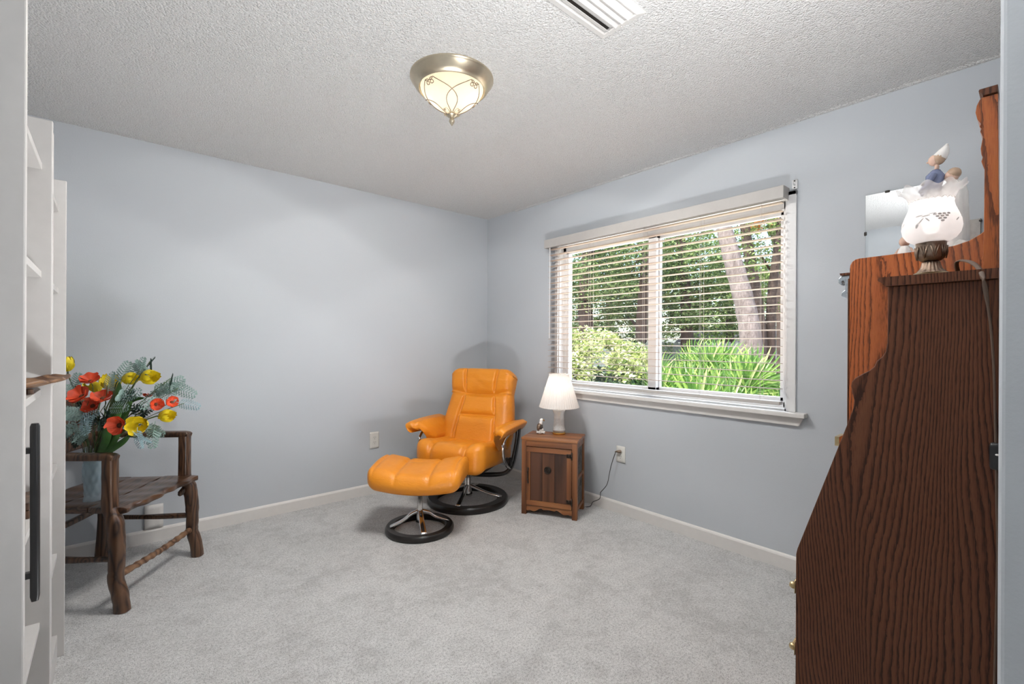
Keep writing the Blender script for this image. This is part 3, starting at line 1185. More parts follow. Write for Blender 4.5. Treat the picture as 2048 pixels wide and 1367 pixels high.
# ================================================================== SIDE CABINET
cab_rz = math.atan2(-0.37, 0.205)             # local +X runs along the front, left to right
CW, CD, CH = 0.405, 0.272, 0.552
mid = Vector((-0.4545, -1.296, 0))
ex = Vector((math.cos(cab_rz), math.sin(cab_rz), 0))
ey = Vector((-math.sin(cab_rz), math.cos(cab_rz), 0))
cabc = mid+ey*(CD/2)
cab = thing('side_cabinet', 'small wooden side cabinet with iron hinges between recliner and window', 'cabinet', cabc, cab_rz)
x0, x1, y0, y1 = -CW/2, CW/2, -CD/2, CD/2
MB().box((x0-0.003, y0-0.006, CH-0.018), (x1+0.004, y1+0.002, CH)).obj('top', 'teak_x', cab, bevel=0.004)
MB().box((x0+0.004, y0, CH-0.024), (x1-0.0, y1, CH-0.018)).obj('top_moulding', 'teak_x', cab)
for (xa, ya) in ((x0, y0), (x1-0.036, y0), (x0, y1-0.036), (x1-0.036, y1-0.036)):
    MB().box((xa, ya, 0), (xa+0.036, ya+0.036, CH-0.022)).obj('corner_post', 'teak', cab, bevel=0.002)
# body
MB().box((x0+0.020, y1-0.012, 0.05), (x1-0.02, y1-0.004, CH-0.03)).obj('back_panel', 'teak_m', cab)
MB().box((x0+0.036, y0+0.004, CH-0.062), (x1-0.036, y0+0.024, CH-0.022)).obj('top_rail', 'teak_x', cab)
MB().box((x0+0.036, y0+0.02, 0.058), (x1-0.036, y1-0.012, 0.066)).obj('bottom_board', 'teak_m', cab)
# scalloped apron
n = 24
pa = [(x1-0.036, 0.066), (x0+0.036, 0.066)]
for i in range(n+1):
    t = i/n
    xx = x0+0.036+(CW-0.072)*t
    e_ = abs(2*t-1)
    zz = 0.030+0.020*(1-e_)*0.9-0.010*math.cos(e_*PI*3.0)*(e_ > 0.25)-0.012*(e_ > 0.85)
    pa.append((xx, zz))
MB().prism(pa, y0+0.005, y0+0.020, 1).obj('apron', 'teak_x', cab)
# door
DX0, DX1, DZ0, DZ1 = x0+0.038, x1-0.038, 0.070, CH-0.066
d_y = y0-0.004
st = 0.034
door = MB().box((DX0, d_y+0.0155, DZ0), (DX1, d_y+0.018, DZ1)).obj('door', 'teak_m', cab)
for za_, zb_ in ((DZ1-st, DZ1), (DZ0, DZ0+st)):
    MB().box((DX0, d_y, za_), (DX1, d_y+0.0155, zb_)).obj('door_rail', 'teak_x', door, bevel=0.002)
MB().box((DX0, d_y+0.0005, DZ0+st), (DX0+st-0.006, d_y+0.0155, DZ1-st)).obj('door_stile', 'teak', door)
MB().box((DX1-st, d_y+0.0005, DZ0+st), (DX1, d_y+0.0155, DZ1-st)).obj('door_stile', 'teak', door)
pw = (DX1-DX0-2*st+0.006)/3
for i, mt in enumerate(('teak_d', 'teak_m', 'teak_m')):
    MB().box((DX0+st-0.006+pw*i+0.0004, d_y+0.008, DZ0+st), (DX0+st-0.006+pw*(i+1)-0.0004, d_y+0.015, DZ1-st)).obj('plank', mt if i != 2 else 'teak_d', door, bevel=0.001)
# round carved rosette
ro = MB()
zc_, xc_ = (DZ0+DZ1)/2+0.052, (DX0+DX1)/2-0.008
m = MB()
for k_ in range(28):
    pass
ringp = [(xc_+0.024*math.cos(2*PI*i/28), d_y+0.004, zc_+0.024*math.sin(2*PI*i/28)) for i in range(28)]
m.sweep(ringp, 0.0032, n=6, closed=True, up=(0, 1, 0))
for i in range(8):
    a = 2*PI*i/8
    m.sweep([(xc_+0.006*math.cos(a), d_y+0.005, zc_+0.006*math.sin(a)), (xc_+0.015*math.cos(a), d_y+0.003, zc_+0.015*math.sin(a)), (xc_+0.022*math.cos(a), d_y+0.006, zc_+0.022*math.sin(a))], [0.0022, 0.0042, 0.0018], n=6, up=(0, 1, 0))
m.sphere((xc_, d_y+0.004, zc_), 0.0065, 10, 6)
ros = m.obj('rosette', 'iron', door, 1)
ros['label'] = 'round openwork iron rosette'
MB().lathe([(0.0235, 0), (0.0235, 0.0015)], 28).obj('rosette_back', 'slot', door, loc=(xc_, d_y+0.0075, zc_), rot=(PI/2, 0, 0))
# pull handle on the left stile
hx_ = DX0+0.014
hz = (DZ0+DZ1)/2+0.006
m = MB()
m.sweep(smooth_path([(hx_, d_y, hz+0.046), (hx_, d_y-0.010, hz+0.040), (hx_, d_y-0.014, hz+0.024), (hx_, d_y-0.013, hz), (hx_, d_y-0.014, hz-0.024), (hx_, d_y-0.010, hz-0.040), (hx_, d_y, hz-0.046)], 4), 0.0048, n=8, up=(1, 0, 0))
for zz in (0.050, -0.050, 0.030, -0.030):
    m.sphere((hx_, d_y-0.006-(0.008 if abs(zz) < 0.04 else 0), hz+zz), 0.0075, 8, 6)
m.obj('handle', 'iron', door, 1)
for zz in (DZ1-0.042, DZ0+0.055):
    m = MB()
    m.box((DX1-0.036, d_y-0.0025, zz-0.013), (DX1-0.004, d_y+0.0005, zz+0.013))
    for k_ in (-0.008, 0.008):
        m.sphere((DX1-0.029, d_y-0.003, zz+k_), 0.004, 8, 5)
        m.sphere((DX1-0.014, d_y-0.003, zz+k_), 0.004, 8, 5)
    m.sweep([(DX1+0.001, d_y-0.003, zz-0.020), (DX1+0.001, d_y-0.003, zz+0.020)], 0.0048, n=8)
    for k_ in (-0.022, 0.022):
        m.sphere((DX1+0.001, d_y-0.003, zz+k_), 0.006, 8, 6)
    m.obj('hinge', 'iron', door, 1)
# sides: two carved dark panels split by a slanted light rail
for sx, xa in ((1, x1), (-1, x0)):
    xi = xa-sx*0.012
    for (za, zb) in ((0.075, 0.268), (0.290, CH-0.062)):
        MB().box((min(xi, xi-sx*0.006), y0+0.036, za), (max(xi, xi-sx*0.006), y1-0.036, zb)).obj('side_panel', 'carved', cab)
        # low relief flowers
        m = MB()
        for (fy, fz, fr_) in ((0.0, 0.5, 0.05), (-0.05, 0.28, 0.032), (0.05, 0.72, 0.032)):
            cy_, cz_ = fy, za+(zb-za)*fz
            for i in range(6):
                a = 2*PI*i/6
                m.sphere((xi+sx*0.001, cy_+fr_*0.55*math.cos(a), cz_+fr_*0.55*math.sin(a)), (0.004, fr_*0.30, fr_*0.30), 8, 5)
            m.sphere((xi+sx*0.001, cy_, cz_), (0.006, fr_*0.25, fr_*0.25), 8, 5)
        m.obj('carving', 'carved', cab, 1)
    MB().box((min(xi, xi+sx*0.008), y0+0.030, 0.268), (max(xi, xi+sx*0.008), y1-0.030, 0.290)).obj('side_rail', 'teak', cab)
    MB().box((min(xi, xi+sx*0.008), y0+0.030, CH-0.062), (max(xi, xi+sx*0.008), y1-0.030, CH-0.022)).obj('side_rail', 'teak', cab)
    MB().box((min(xi, xi+sx*0.008), y0+0.030, 0.050), (max(xi, xi+sx*0.008), y1-0.030, 0.075)).obj('side_rail', 'teak', cab)

# ------------------------------------------------------------------ table lamp
TL = Vector((-0.262, -1.213, CH))
tl = thing('table_lamp', 'cut glass table lamp with white pleated shade on the side cabinet', 'lamp', TL)
MB().lathe([(0.048, 0), (0.050, 0.003), (0.050, 0.010), (0.046, 0.014), (0.040, 0.015)], 36).obj('base', 'gold', tl, 40)


def cut(r, z, th):
    if 0.03 < z < 0.115:
        w1 = abs(math.sin(th*7+z*130))
        w2 = abs(math.sin(th*7-z*130))
        return r-0.0030*(1-min(w1, w2)), z
    if z > 0.13:
        return r*(1-0.04*abs(math.sin(th*8))), z
    return r, z


gp = [(0.040, 0.015), (0.046, 0.020), (0.047, 0.03)]
for i in range(30):
    z = 0.030+0.088*i/29
    gp.append((0.0475-0.0080*math.sin((z-0.03)/0.088*PI*0.62)-0.001*(z > 0.1), z))
gp += [(0.0385, 0.124), (0.038, 0.134), (0.040, 0.150), (0.045, 0.168), (0.049, 0.176), (0.047, 0.182), (0.034, 0.187), (0.026, 0.192), (0.024, 0.198)]
MB().lathe(gp, 56, fn=cut).obj('glass_body', 'crystal', tl, 1)
MB().lathe([(0.004, 0.018), (0.004, 0.20)], 10).obj('rod', 'gold', tl, 1)
MB().lathe([(0.025, 0.197), (0.026, 0.202), (0.012, 0.208), (0.010, 0.232), (0.016, 0.236), (0.016, 0.262)], 20).obj('socket', 'gold', tl, 40)
MB().sphere((0, 0, 0.302), (0.026, 0.026, 0.036), 14, 10).obj('bulb', 'bulb', tl, 1)


def pleat(r, z, th):
    return r*(1+0.012*math.sin(th*46)+0.004*math.sin(th*17+1)), z


sp = [(0.147, 0.200), (0.149, 0.203), (0.147, 0.206)]+[(0.147-0.073*i/10, 0.206+0.236*i/10) for i in range(1, 10)]+[(0.075, 0.440), (0.077, 0.444), (0.075, 0.447)]
MB().lathe(sp, 276, capb=False, capt=False, fn=pleat).obj('shade', 'shade', tl, 1)
m = MB()
for a in (0, 2*PI/3, 4*PI/3):
    m.sweep([(0, 0, 0.436), (0.074*math.cos(a), 0.074*math.sin(a), 0.440)], 0.0015, n=5)
m.sweep([(0, 0, 0.262), (0.048, 0, 0.30), (0.046, 0, 0.36), (0, 0, 0.436)], 0.0014, n=5)
m.sweep([(0, 0, 0.262), (-0.048, 0, 0.30), (-0.046, 0, 0.36), (0, 0, 0.436)], 0.0014, n=5)
m.obj('harp', 'gold', tl)
ld = bpy.data.lights.new('table_lamp_light', 'POINT')
ld.energy = 0.42
ld.shadow_soft_size = 0.03
ld.color = (1.0, 0.93, 0.84)
lo = bpy.data.objects.new('table_lamp_light', ld)
COL.objects.link(lo)
lo.parent = tl
lo.location = (0, 0, 0.345)


def world_pts(root, pts):
    inv = Matrix.Translation(Vector(root.location)) @ Euler(root.rotation_euler).to_matrix().to_4x4()
    inv = inv.inverted()
    return [inv @ Vector(p) for p in pts]


cp = [TL+Vector((0.04, 0.0, 0.006)), (-0.185, -1.19, 0.556), (-0.150, -1.185, 0.50), (-0.115, -1.20, 0.20), (-0.105, -1.27, 0.012), (-0.085, -1.36, 0.008), on_x(1186, 1003, -0.05), on_x(1199, 997, -0.04), on_x(1201, 986, -0.035), on_x(1202, 983, -0.05), on_x(1214, 968, -0.06), on_x(1219, 945, -0.06), on_x(1223, 928, -0.055), on_x(1230, 907, -0.045), (-0.030, -1.566, 0.450)]
MB().sweep(smooth_path(world_pts(tl, cp), 6), 0.0027, n=6).obj('cord', 'cord_black', tl, 1)
pl_ = world_pts(tl, [(-0.009, -1.583, 0.449), (-0.016, -1.583, 0.449), (-0.026, -1.580, 0.449), (-0.030, -1.566, 0.449), (-0.031, -1.552, 0.443)])
MB().sweep(pl_, [(0.010, 0.009), (0.013, 0.011), (0.012, 0.010), (0.008, 0.007), (0.004, 0.004)], n=10, power=3).obj('plug', 'bronze', tl, 1)

# ------------------------------------------------------------------ eagle figurine
eg = thing('eagle_figurine', 'small ceramic bald eagle figurine beside the glass table lamp', 'figurine', (-0.356, -1.113, CH), math.radians(-40))
m = MB()
m.rbox((0.030, 0.024, 0.010), 0.008, (8, 8, 4), lambda x, y, z: Vector((x*(1+0.10*math.sin(9*y*30)), y*(1+0.1*math.cos(x*200)), 0.010+z*(1+0.25*math.sin(x*190+y*160)))))
m.rbox((0.018, 0.016, 0.012), 0.008, (6, 6, 4), lambda x, y, z: Vector((x+0.004, y, 0.026+z)))
m.obj('rock_base', 'grey_glaze', eg, 1)
MB().sweep([(0.002, 0, 0.026), (0.0, 0, 0.040), (-0.002, 0, 0.056), (-0.001, 0, 0.072), (0.002, 0, 0.080)], [(0.013, 0.012), (0.019, 0.017), (0.020, 0.018), (0.015, 0.014), (0.010, 0.010)], n=14, up=(1, 0, 0)).obj('body', 'carved', eg, 1)
for sy in (-1, 1):
    MB().sweep([(-0.006, sy*0.013, 0.074), (-0.012, sy*0.020, 0.058), (-0.017, sy*0.019, 0.040), (-0.022, sy*0.012, 0.022)], [(0.005, 0.008), (0.006, 0.013), (0.005, 0.011), (0.002, 0.004)], n=10, up=(1, 0, 0)).obj('wing', 'bronze', eg, 1)
MB().sweep([(0.001, 0, 0.068), (0.002, 0, 0.080), (0.004, 0, 0.090), (0.006, 0, 0.100), (0.006, 0, 0.108), (0.005, 0, 0.112)], [0.015, 0.0135, 0.0125, 0.0135, 0.010, 0.004], n=14, up=(1, 0, 0)).obj('head', 'white_glaze', eg, 1)
MB().sweep([(0.016, 0, 0.101), (0.023, 0, 0.100), (0.027, 0, 0.095), (0.027, 0, 0.089)], [0.0055, 0.0052, 0.0036, 0.001], n=8, up=(0, 1, 0)).obj('beak', 'gold', eg, 1)
for sy in (-1, 1):
    MB().sphere((0.014, sy*0.009, 0.103), 0.0022, 8, 6).obj('eye', 'slot', eg, 1)
    MB().sweep([(0.010, sy*0.008, 0.034), (0.016, sy*0.009, 0.030), (0.020, sy*0.010, 0.024)], 0.003, n=6).obj('foot', 'gold', eg, 1)

# ================================================================== WHITE BOOKCASES
BX, BDEP = -2.923, 0.30
SHZ = (1.745, 1.430, 1.085, 0.752, 0.405)


def bookcase(label, ya, yb, h):
    o = thing('bookcase', label, 'bookcase', (BX-BDEP/2, (ya+yb)/2, 0), 0, 'white bookcases along the left wall')
    hw_ = (yb-ya)/2
    th = 0.019
    for s_ in (-1, 1):
        y_ = s_*hw_
        MB().box((-BDEP/2, min(y_, y_-s_*th), 0), (BDEP/2, max(y_, y_-s_*th), h)).obj('side_panel', 'shelf', o, bevel=0.0022)
    for z in SHZ:
        MB().box((-BDEP/2+0.006, -hw_+th, z-0.019), (BDEP/2-0.022, hw_-th, z)).obj('shelf', 'shelf', o, bevel=0.001)
    MB().box((-BDEP/2, -hw_+th, 0.07), (-BDEP/2+0.006, hw_-th, SHZ[0])).obj('back_panel', 'shelf', o)
    MB().box((-BDEP/2, -hw_+th, 0.070), (BDEP/2-0.020, hw_-th, 0.088)).obj('bottom_shelf', 'shelf', o)
    MB().box((BDEP/2-0.036, -hw_+th, 0.0), (BDEP/2-0.020, hw_-th, 0.07)).obj('kick_board', 'shelf', o)
    return o


bk1 = bookcase('white bookcase nearest the doorway, holding a leaf shaped dish', -2.222, -1.637, 1.875)
bk2 = bookcase('white bookcase closer to the rustic armchair', -1.632, -1.055, 1.850)
# long black bar pull on the near side panel
def on_y(u, v, y):
    d = ray(u, v)
    return CAM + d*((y-CAM.y)/d.y)


hp = MB()
hq = [Vector(on_y(70, v_, -2.205))-Vector(bk1.location) for v_ in (846, 852, 1190, 1200)]
hp.sweep(hq, [(0.0055, 0.0055), (0.0078, 0.0075), (0.0078, 0.0075), (0.006, 0.0055)], n=16, power=3, up=(1, 0, 0))
for f_ in (0.15, 0.85):
    c_ = hq[0].lerp(hq[-1], f_)
    hp.box((0.146, c_.y-0.006, c_.z-0.006), (c_.x, c_.y+0.006, c_.z+0.006))
h_ = hp.obj('bar_handle', 'black', bk1, 40)
h_['label'] = 'long black bar handle'

# leaf dish
ld_ = thing('leaf_dish', 'brown leaf shaped dish on a bookcase shelf', 'dish', (BX-0.112, -1.865, SHZ[2]), math.radians(-31))
m = MB()


def dish(u, v_):
    # u along length (y), v across
    y = -0.26+0.52*u
    e = math.sin(u*PI)**0.55
    wv = 0.082*e*(1+0.08*math.sin(u*34))
    x = (v_*2-1)*wv
    edge = abs(v_*2-1)
    return Vector((x+0.01, y, 0.012+0.020*edge**2*e+0.022*(abs(2*u-1))**3+0.003*math.sin(u*34)*edge))


m.grid(dish, 48, 17)
o = m.obj('bowl', 'elm_l', ld_, 1)
sm = o.modifiers.new('solid', 'SOLIDIFY')
sm.thickness = 0.006
m = MB()
m.sweep([dish(0.02+0.96*i/20, 0.5)+Vector((0, 0, 0.003)) for i in range(21)], 0.003, n=6)
for i in range(3, 18):
    for s_ in (0.12, 0.88):
        u_ = i/20
        m.sweep([dish(u_, 0.5)+Vector((0, 0, 0.002)), dish(min(0.98, u_+0.05), (0.5+s_)/2)+Vector((0, 0, 0.002)), dish(min(0.98, u_+0.08), s_)+Vector((0, 0, 0.002))], 0.0016, n=5)
m.obj('vein', 'elm', ld_, 1)
m = MB()
for (xx, yy) in ((-0.03, -0.08), (0.045, -0.08), (-0.03, 0.08), (0.045, 0.08)):
    m.lathe([(0.010, 0), (0.010, 0.012), (0.008, 0.014)], 12, (xx, yy, 0))
m.obj('foot', 'elm', ld_)

# wooden box on a lower shelf
wb = thing('wooden_box', 'dark brown wooden box on the lower bookcase shelf', 'box', (BX-0.125, -1.735, SHZ[3]))
MB().box((-0.10, -0.07, 0), (0.095, 0.07, 0.022)).obj('box_base', 'elm', wb, bevel=0.002)
MB().box((-0.10, -0.07, 0.0235), (0.095, 0.07, 0.042)).obj('box_lid', 'elm', wb, bevel=0.002)

# ================================================================== RUSTIC ARMCHAIR
AC = (-2.780, -0.462, 0)
ac = thing('rustic_armchair', 'dark rustic wooden armchair with crooked legs, a vase on its seat', 'armchair', AC, math.radians(52.3))
rnd = random.Random(3)


def knobby(path, sizes, seed, amp=0.08, n=12, power=3.2, up=(0, 1, 0)):
    rr = random.Random(seed)
    pts = smooth_path(path, 5)
    m_ = len(pts)
    out = []
    for i in range(m_):
        t = i/(m_-1)*(len(sizes)-1)
        k_ = min(int(t), len(sizes)-2)
        a = [sizes[k_][q]*(1-(t-k_))+sizes[k_+1][q]*(t-k_) for q in (0, 1)]
        j = 1+amp*(rr.random()-0.5)
        out.append((a[0]*j, a[1]*(1+amp*(rr.random()-0.5))))
    return MB().sweep(pts, out, n=n, power=power, up=up)


for sx in (-1, 1):
    # front leg: square post above the seat, crooked limb below
    knobby([(sx*0.262, -0.190, 0.690), (sx*0.262, -0.190, 0.56), (sx*0.262, -0.190, 0.455)], [(0.027, 0.024), (0.026, 0.024), (0.028, 0.025)], 5+sx, 0.05, power=5).obj('arm_post', 'elm', ac, 50)
    knobby([(sx*0.262, -0.192, 0.460), (sx*0.266, -0.214, 0.40), (sx*0.270, -0.226, 0.31), (sx*0.272, -0.228, 0.21), (sx*0.274, -0.226, 0.145), (sx*0.275, -0.246, 0.075), (sx*0.275, -0.256, 0.0)], [(0.026, 0.026), (0.030, 0.031), (0.028, 0.030), (0.026, 0.028), (0.026, 0.027), (0.027, 0.028), (0.026, 0.029)], 9+sx, 0.10).obj('front_leg', 'elm', ac, 50)
    # back leg and back post in one crooked limb
    knobby([(sx*0.235, 0.300, 0.900), (sx*0.238, 0.275, 0.72), (sx*0.242, 0.245, 0.50), (sx*0.245, 0.232, 0.38), (sx*0.248, 0.238, 0.20), (sx*0.250, 0.252, 0.0)], [(0.020, 0.020), (0.023, 0.022), (0.025, 0.024), (0.026, 0.026), (0.024, 0.024), (0.025, 0.026)], 15+sx, 0.10).obj('back_leg', 'elm', ac, 50)
    # arm
    knobby([(sx*0.240, 0.285, 0.715), (sx*0.252, 0.12, 0.704), (sx*0.262, -0.05, 0.700), (sx*0.264, -0.185, 0.700), (sx*0.264, -0.215, 0.694)], [(0.026, 0.015), (0.028, 0.016), (0.028, 0.0165), (0.028, 0.0165), (0.024, 0.012)], 21+sx, 0.06, power=4, up=(0, 0, 1)).obj('armrest', 'elm_x' if 0 else 'elm', ac, 50)
    # side stretcher
    knobby([(sx*0.270, -0.215, 0.235), (sx*0.262, 0.0, 0.232), (sx*0.248, 0.235, 0.238)], [(0.012, 0.014), (0.013, 0.015), (0.012, 0.014)], 27+sx, 0.08).obj('side_stretcher', 'elm', ac, 50)
# carved front stretcher with rope notches
m = MB()
pts, szs = [], []
for i in range(49):
    t = i/48
    pts.append((-0.262+0.524*t, -0.226, 0.158-0.010*math.sin(t*PI)))
    nt = (t > 0.12)*(0.5+0.5*math.cos(t*2*PI*11))
    szs.append((0.0150-0.0025*nt, 0.0165-0.0045*nt))
m.sweep(pts, szs, n=10, power=2.4)
m.obj('front_stretcher', 'elm_l', ac, 1)
knobby([(-0.245, 0.240, 0.300), (0, 0.236, 0.290), (0.245, 0.240, 0.300)], [(0.014, 0.014), (0.015, 0.016), (0.014, 0.014)], 33).obj('back_stretcher', 'elm', ac, 50)
MB().sphere((0.225, -0.19, 0.372), (0.014, 0.012, 0.014), 10, 8).obj('knot', 'elm', ac, 1)
MB().sweep([(0.248, -0.20, 0.395), (0.225, -0.19, 0.372)], 0.016, n=8).obj('corner_brace', 'elm', ac, 1)
# seat planks, dished in the middle, with a ragged front edge
ys = [-0.262, -0.085, 0.085, 0.258]
for k_ in range(3):
    ya, yb = ys[k_]+0.0012, ys[k_+1]-0.0012
    m = MB()

    def seat_pl(x, y, z, ya=ya, yb=yb, k_=k_):
        yy = (ya+yb)/2+y*(yb-ya)/0.2
        hwid = 0.262-0.02*(yy+0.26)/0.52
        xx = x/0.27*hwid
        zz = 0.452+z
        if z > 0:
            zz -= 0.013*math.exp(-(xx/0.16)**2)*math.exp(-((yy-0.02)/0.20)**2)
            zz += 0.0015*math.sin(xx*60+k_*2)
        if k_ == 0 and y < -0.085:
            yy += 0.006*math.sin(xx*23)+0.005*math.sin(xx*61+1)
            zz += (-0.006 if z > 0 else 0.004)*(1+math.sin(xx*31+2))*0.6
        # notch round the arm posts
        return Vector((xx, yy, zz))
    m.rbox((0.27, 0.1, 0.016), 0.006, (40, 10, 3), seat_pl)
    m.obj('seat_plank', 'elm_x', ac, 50)
# carved back: two rails and a pierced splat
MB().sweep(smooth_path([(-0.235, 0.305, 0.880), (-0.10, 0.318, 0.905), (0.10, 0.318, 0.905), (0.235, 0.305, 0.880)], 5), [(0.016, 0.030)]*16, n=12, power=3.5).obj('top_rail', 'elm', ac, 50)
pv2 = smooth_path([(-0.238, 0.277, 0.700), (-0.12, 0.290, 0.690), (0.0, 0.295, 0.686), (0.12, 0.290, 0.690), (0.238, 0.277, 0.700)], 5)
MB().sweep(pv2, [(0.015, 0.046)]*len(pv2), n=12, power=3.5).obj('lower_back_rail', 'elm', ac, 50)
spl = MB()
for xx in (-0.12, 0.12, 0.0):
    ringp = [(xx+0.040*math.cos(2*PI*i/24), 0.298, 0.790+0.048*math.sin(2*PI*i/24)) for i in range(24)]
    spl.sweep(ringp, [(0.012, 0.012)]*24, n=8, closed=True, up=(0, 1, 0))
    spl.sphere((xx, 0.298, 0.790), (0.014, 0.010, 0.014), 10, 8)
sp_o = spl.obj('pierced_splat', 'elm', ac, 1)
sp_o['label'] = 'back splat carved with open rings'

# ------------------------------------------------------------------ vase
VB = Vector(on_z(187, 1003, 0.452))
VB.z = 0.4565
vz = thing('crystal_vase', 'pale blue crystal vase of flowers on the rustic armchair seat', 'vase', VB)


def flute(r, z, th):
    k_ = 1.0 if 0.03 < z < 0.185 else 0.0
    return r*(1+k_*(0.030*math.cos(th*9+z*85)+0.030*math.cos(th*9-z*85))), z+0.010*max(0, (z-0.205)/0.033)*math.cos(th*8)


vp = [(0.034, 0), (0.039, 0.004), (0.037, 0.018), (0.034, 0.035), (0.036, 0.07), (0.040, 0.12), (0.0415, 0.160), (0.038, 0.185), (0.036, 0.196), (0.043, 0.215), (0.053, 0.236), (0.050, 0.236), (0.039, 0.213), (0.032, 0.196), (0.034, 0.185), (0.0375, 0.160), (0.036, 0.12), (0.031, 0.07), (0.029, 0.035), (0.0, 0.028)]
vo_ = [p for p in vp[:9]]
vq = vo_[:3]+[(float(np.interp(z_, [p[1] for p in vo_], [p[0] for p in vo_])), z_) for z_ in np.linspace(0.022, 0.192, 44)]+vp[8:]
MB().lathe(vq, 72, capt=False, fn=flute).obj('body', 'crystal_b', vz, 1)

VM = VB+Vector((0, 0, 0.215))           # mouth
DV = (VB-CAM).dot(FWD)


def stem_path(p_top, seed, ins=0.14, nose=None):
    r_ = random.Random(seed)
    foot = VB+Vector((r_.uniform(-0.018, 0.018), r_.uniform(-0.018, 0.018), 0.045))
    top = Vector(p_top)
    mouth = VM+Vector((r_.uniform(-0.022, 0.022), r_.uniform(-0.022, 0.022), 0.005))
    d = (top-VM)
    d.z = 0
    if d.length > 0.02:
        mouth += d.normalized()*0.020
    midp = mouth.lerp(top, 0.55)+Vector((0, 0, 0.035))
    pts = [foot, mouth, midp]
    if nose is not None:
        pts.append(top-nose*0.03)
    pts.append(top)
    return smooth_path(pts, 5)


def local(pts, o):
    return [Vector(p)-Vector(o) for p in pts]


def orient(direction):
    return Vector(direction).to_track_quat('Z', 'Y').to_euler()


# petals (shared meshes), local +Z is the flower axis
def tulip_petal(i_open):
    m_ = MB()

    def fn(u, v_):
        t = v_
        w_ = 0.030*math.sin(min(1, t*1.15+0.08)*PI*0.86)**0.8*(1-0.35*t**4)
        a = (u*2-1)*w_
        r_ = 0.006+0.031*math.sin(t*PI*0.62)**0.9*(1+i_open*t)-0.010*(t**3)*(1-i_open)
        bow = r_-(a*a)/0.055
        return Vector((bow, a, 0.074*t+0.003*math.cos(u*9)*t))
    m_.grid(fn, 9, 12)
    return m_.mesh('petal', 'tulip', 1)


def poppy_petal():
    m_ = MB()

    def fn(u, v_):
        ang = (u-0.5)*2.5*(0.45+0.55*v_)
        r_ = 0.004+0.036*v_
        z = 0.003+0.019*v_**2+0.0030*math.sin(u*15)*v_**2
        return Vector((r_*math.cos(ang), r_*math.sin(ang)*1.0, z))
    m_.grid(fn, 13, 8)
    return m_.mesh('petal', 'poppy', 1)


TP0, TP1, PP = tulip_petal(0.0), tulip_petal(0.55), poppy_petal()
PC = MB().sphere((0, 0, 0.006), (0.011, 0.011, 0.007), 12, 8).mesh('flower_centre', 'poppy_c', 1)
FL_G = 'artificial flowers in the vase'


def tulip(u, v_, dd, pdir, label, sc=1.0, opened=False, seed=0):
    head = at(u, v_, DV+dd)
    d = (RGT*pdir[0]+UPV*pdir[1]-FWD*pdir[2]).normalized()
    base = head-d*0.037*sc
    o = thing('tulip', label, 'flower', VM, 0, FL_G)
    sp_ = local(stem_path(base, seed, nose=d), VM)
    MB().sweep(sp_, 0.0032, n=7).obj('stem', 'stem', o, 1)
    q = Vector(d).to_track_quat('Z', 'Y')
    for k2 in range(6):
        lay = k2 % 2
        e = (q.to_matrix() @ Matrix.Rotation(k2*PI/3+0.2, 3, 'Z')).to_euler()
        linked('petal', TP1 if opened else TP0, o, base-VM, e, (sc*(1-0.10*lay),)*2+(sc*(1-0.05*lay),))
    return o


def poppy(u, v_, dd, pdir, label, sc=1.0, seed=0):
    head = at(u, v_, DV+dd)
    d = (RGT*pdir[0]+UPV*pdir[1]-FWD*pdir[2]).normalized()
    o = thing('poppy', label, 'flower', VM, 0, FL_G)
    MB().sweep(local(stem_path(head-d*0.002, seed, nose=d), VM), 0.0018, n=6).obj('stem', 'stem', o, 1)
    q = Vector(d).to_track_quat('Z', 'Y')
    for k2 in range(5):
        e = (q.to_matrix() @ Matrix.Rotation(k2*2*PI/5+seed, 3, 'Z')).to_euler()
        linked('petal', PP, o, head-VM+d*(0.0012*(k2 % 2)), e, (sc, sc, sc*(1.0+0.5*(k2 % 2))))
    linked('flower_centre', PC, o, head-VM, q.to_euler(), (sc,)*3)
    return o


tulip(297, 754, -0.02, (0.95, 0.16, 0.25), 'largest yellow tulip, highest on the right of the bouquet', 1.12, False, 1)
tulip(259, 757, 0.03, (0.95, 0.22, 0.05), 'yellow tulip just left of the largest one', 0.95, False, 2)
tulip(222, 768, 0.06, (0.20, 0.85, 0.40), 'ragged yellow bloom at the top centre of the bouquet', 1.0, True, 3)
tulip(332, 831, -0.03, (0.97, 0.10, 0.15), 'yellow tulip pointing right at the bouquet edge', 0.95, False, 4)
tulip(275, 850, -0.09, (0.45, 0.10, 0.95), 'open yellow tulip facing out beside the low poppy', 0.98, True, 5)
tulip(133, 728, 0.05, (-0.1, 1.0, 0.1), 'yellow tulip half hidden behind the bookcase edge', 0.95, False, 6)
tulip(190, 772, 0.10, (-0.3, 0.85, 0.2), 'yellow bloom behind the uppermost poppy', 0.9, True, 61)
poppy(182, 764, 0.00, (0.15, 0.80, 0.45), 'uppermost orange poppy of the bouquet', 0.95, 7)
poppy(166, 794, -0.05, (-0.10, 0.62, 0.80), 'orange poppy showing its brown centre near the bookcase', 1.12, 8)
poppy(207, 798, -0.05, (0.20, 0.75, 0.60), 'orange poppy in the middle of the bouquet', 1.02, 9)
poppy(187, 812, -0.02, (0.10, 0.40, 0.90), 'shaded orange poppy below two others', 0.95, 10)
poppy(241, 850, -0.12, (-0.05, 0.10, 1.0), 'orange poppy facing straight out above the vase rim', 1.05, 11)
poppy(311, 808, -0.01, (0.85, 0.05, 0.55), 'small orange poppy seen from the side among silver leaves', 0.72, 12)
poppy(343, 804, 0.01, (0.75, 0.25, 0.60), 'small orange poppy farthest right in the bouquet', 0.66, 13)
poppy(292, 794, 0.04, (0.30, 0.90, -0.2), 'dark red poppy bud behind the side-on poppy', 0.5, 14)


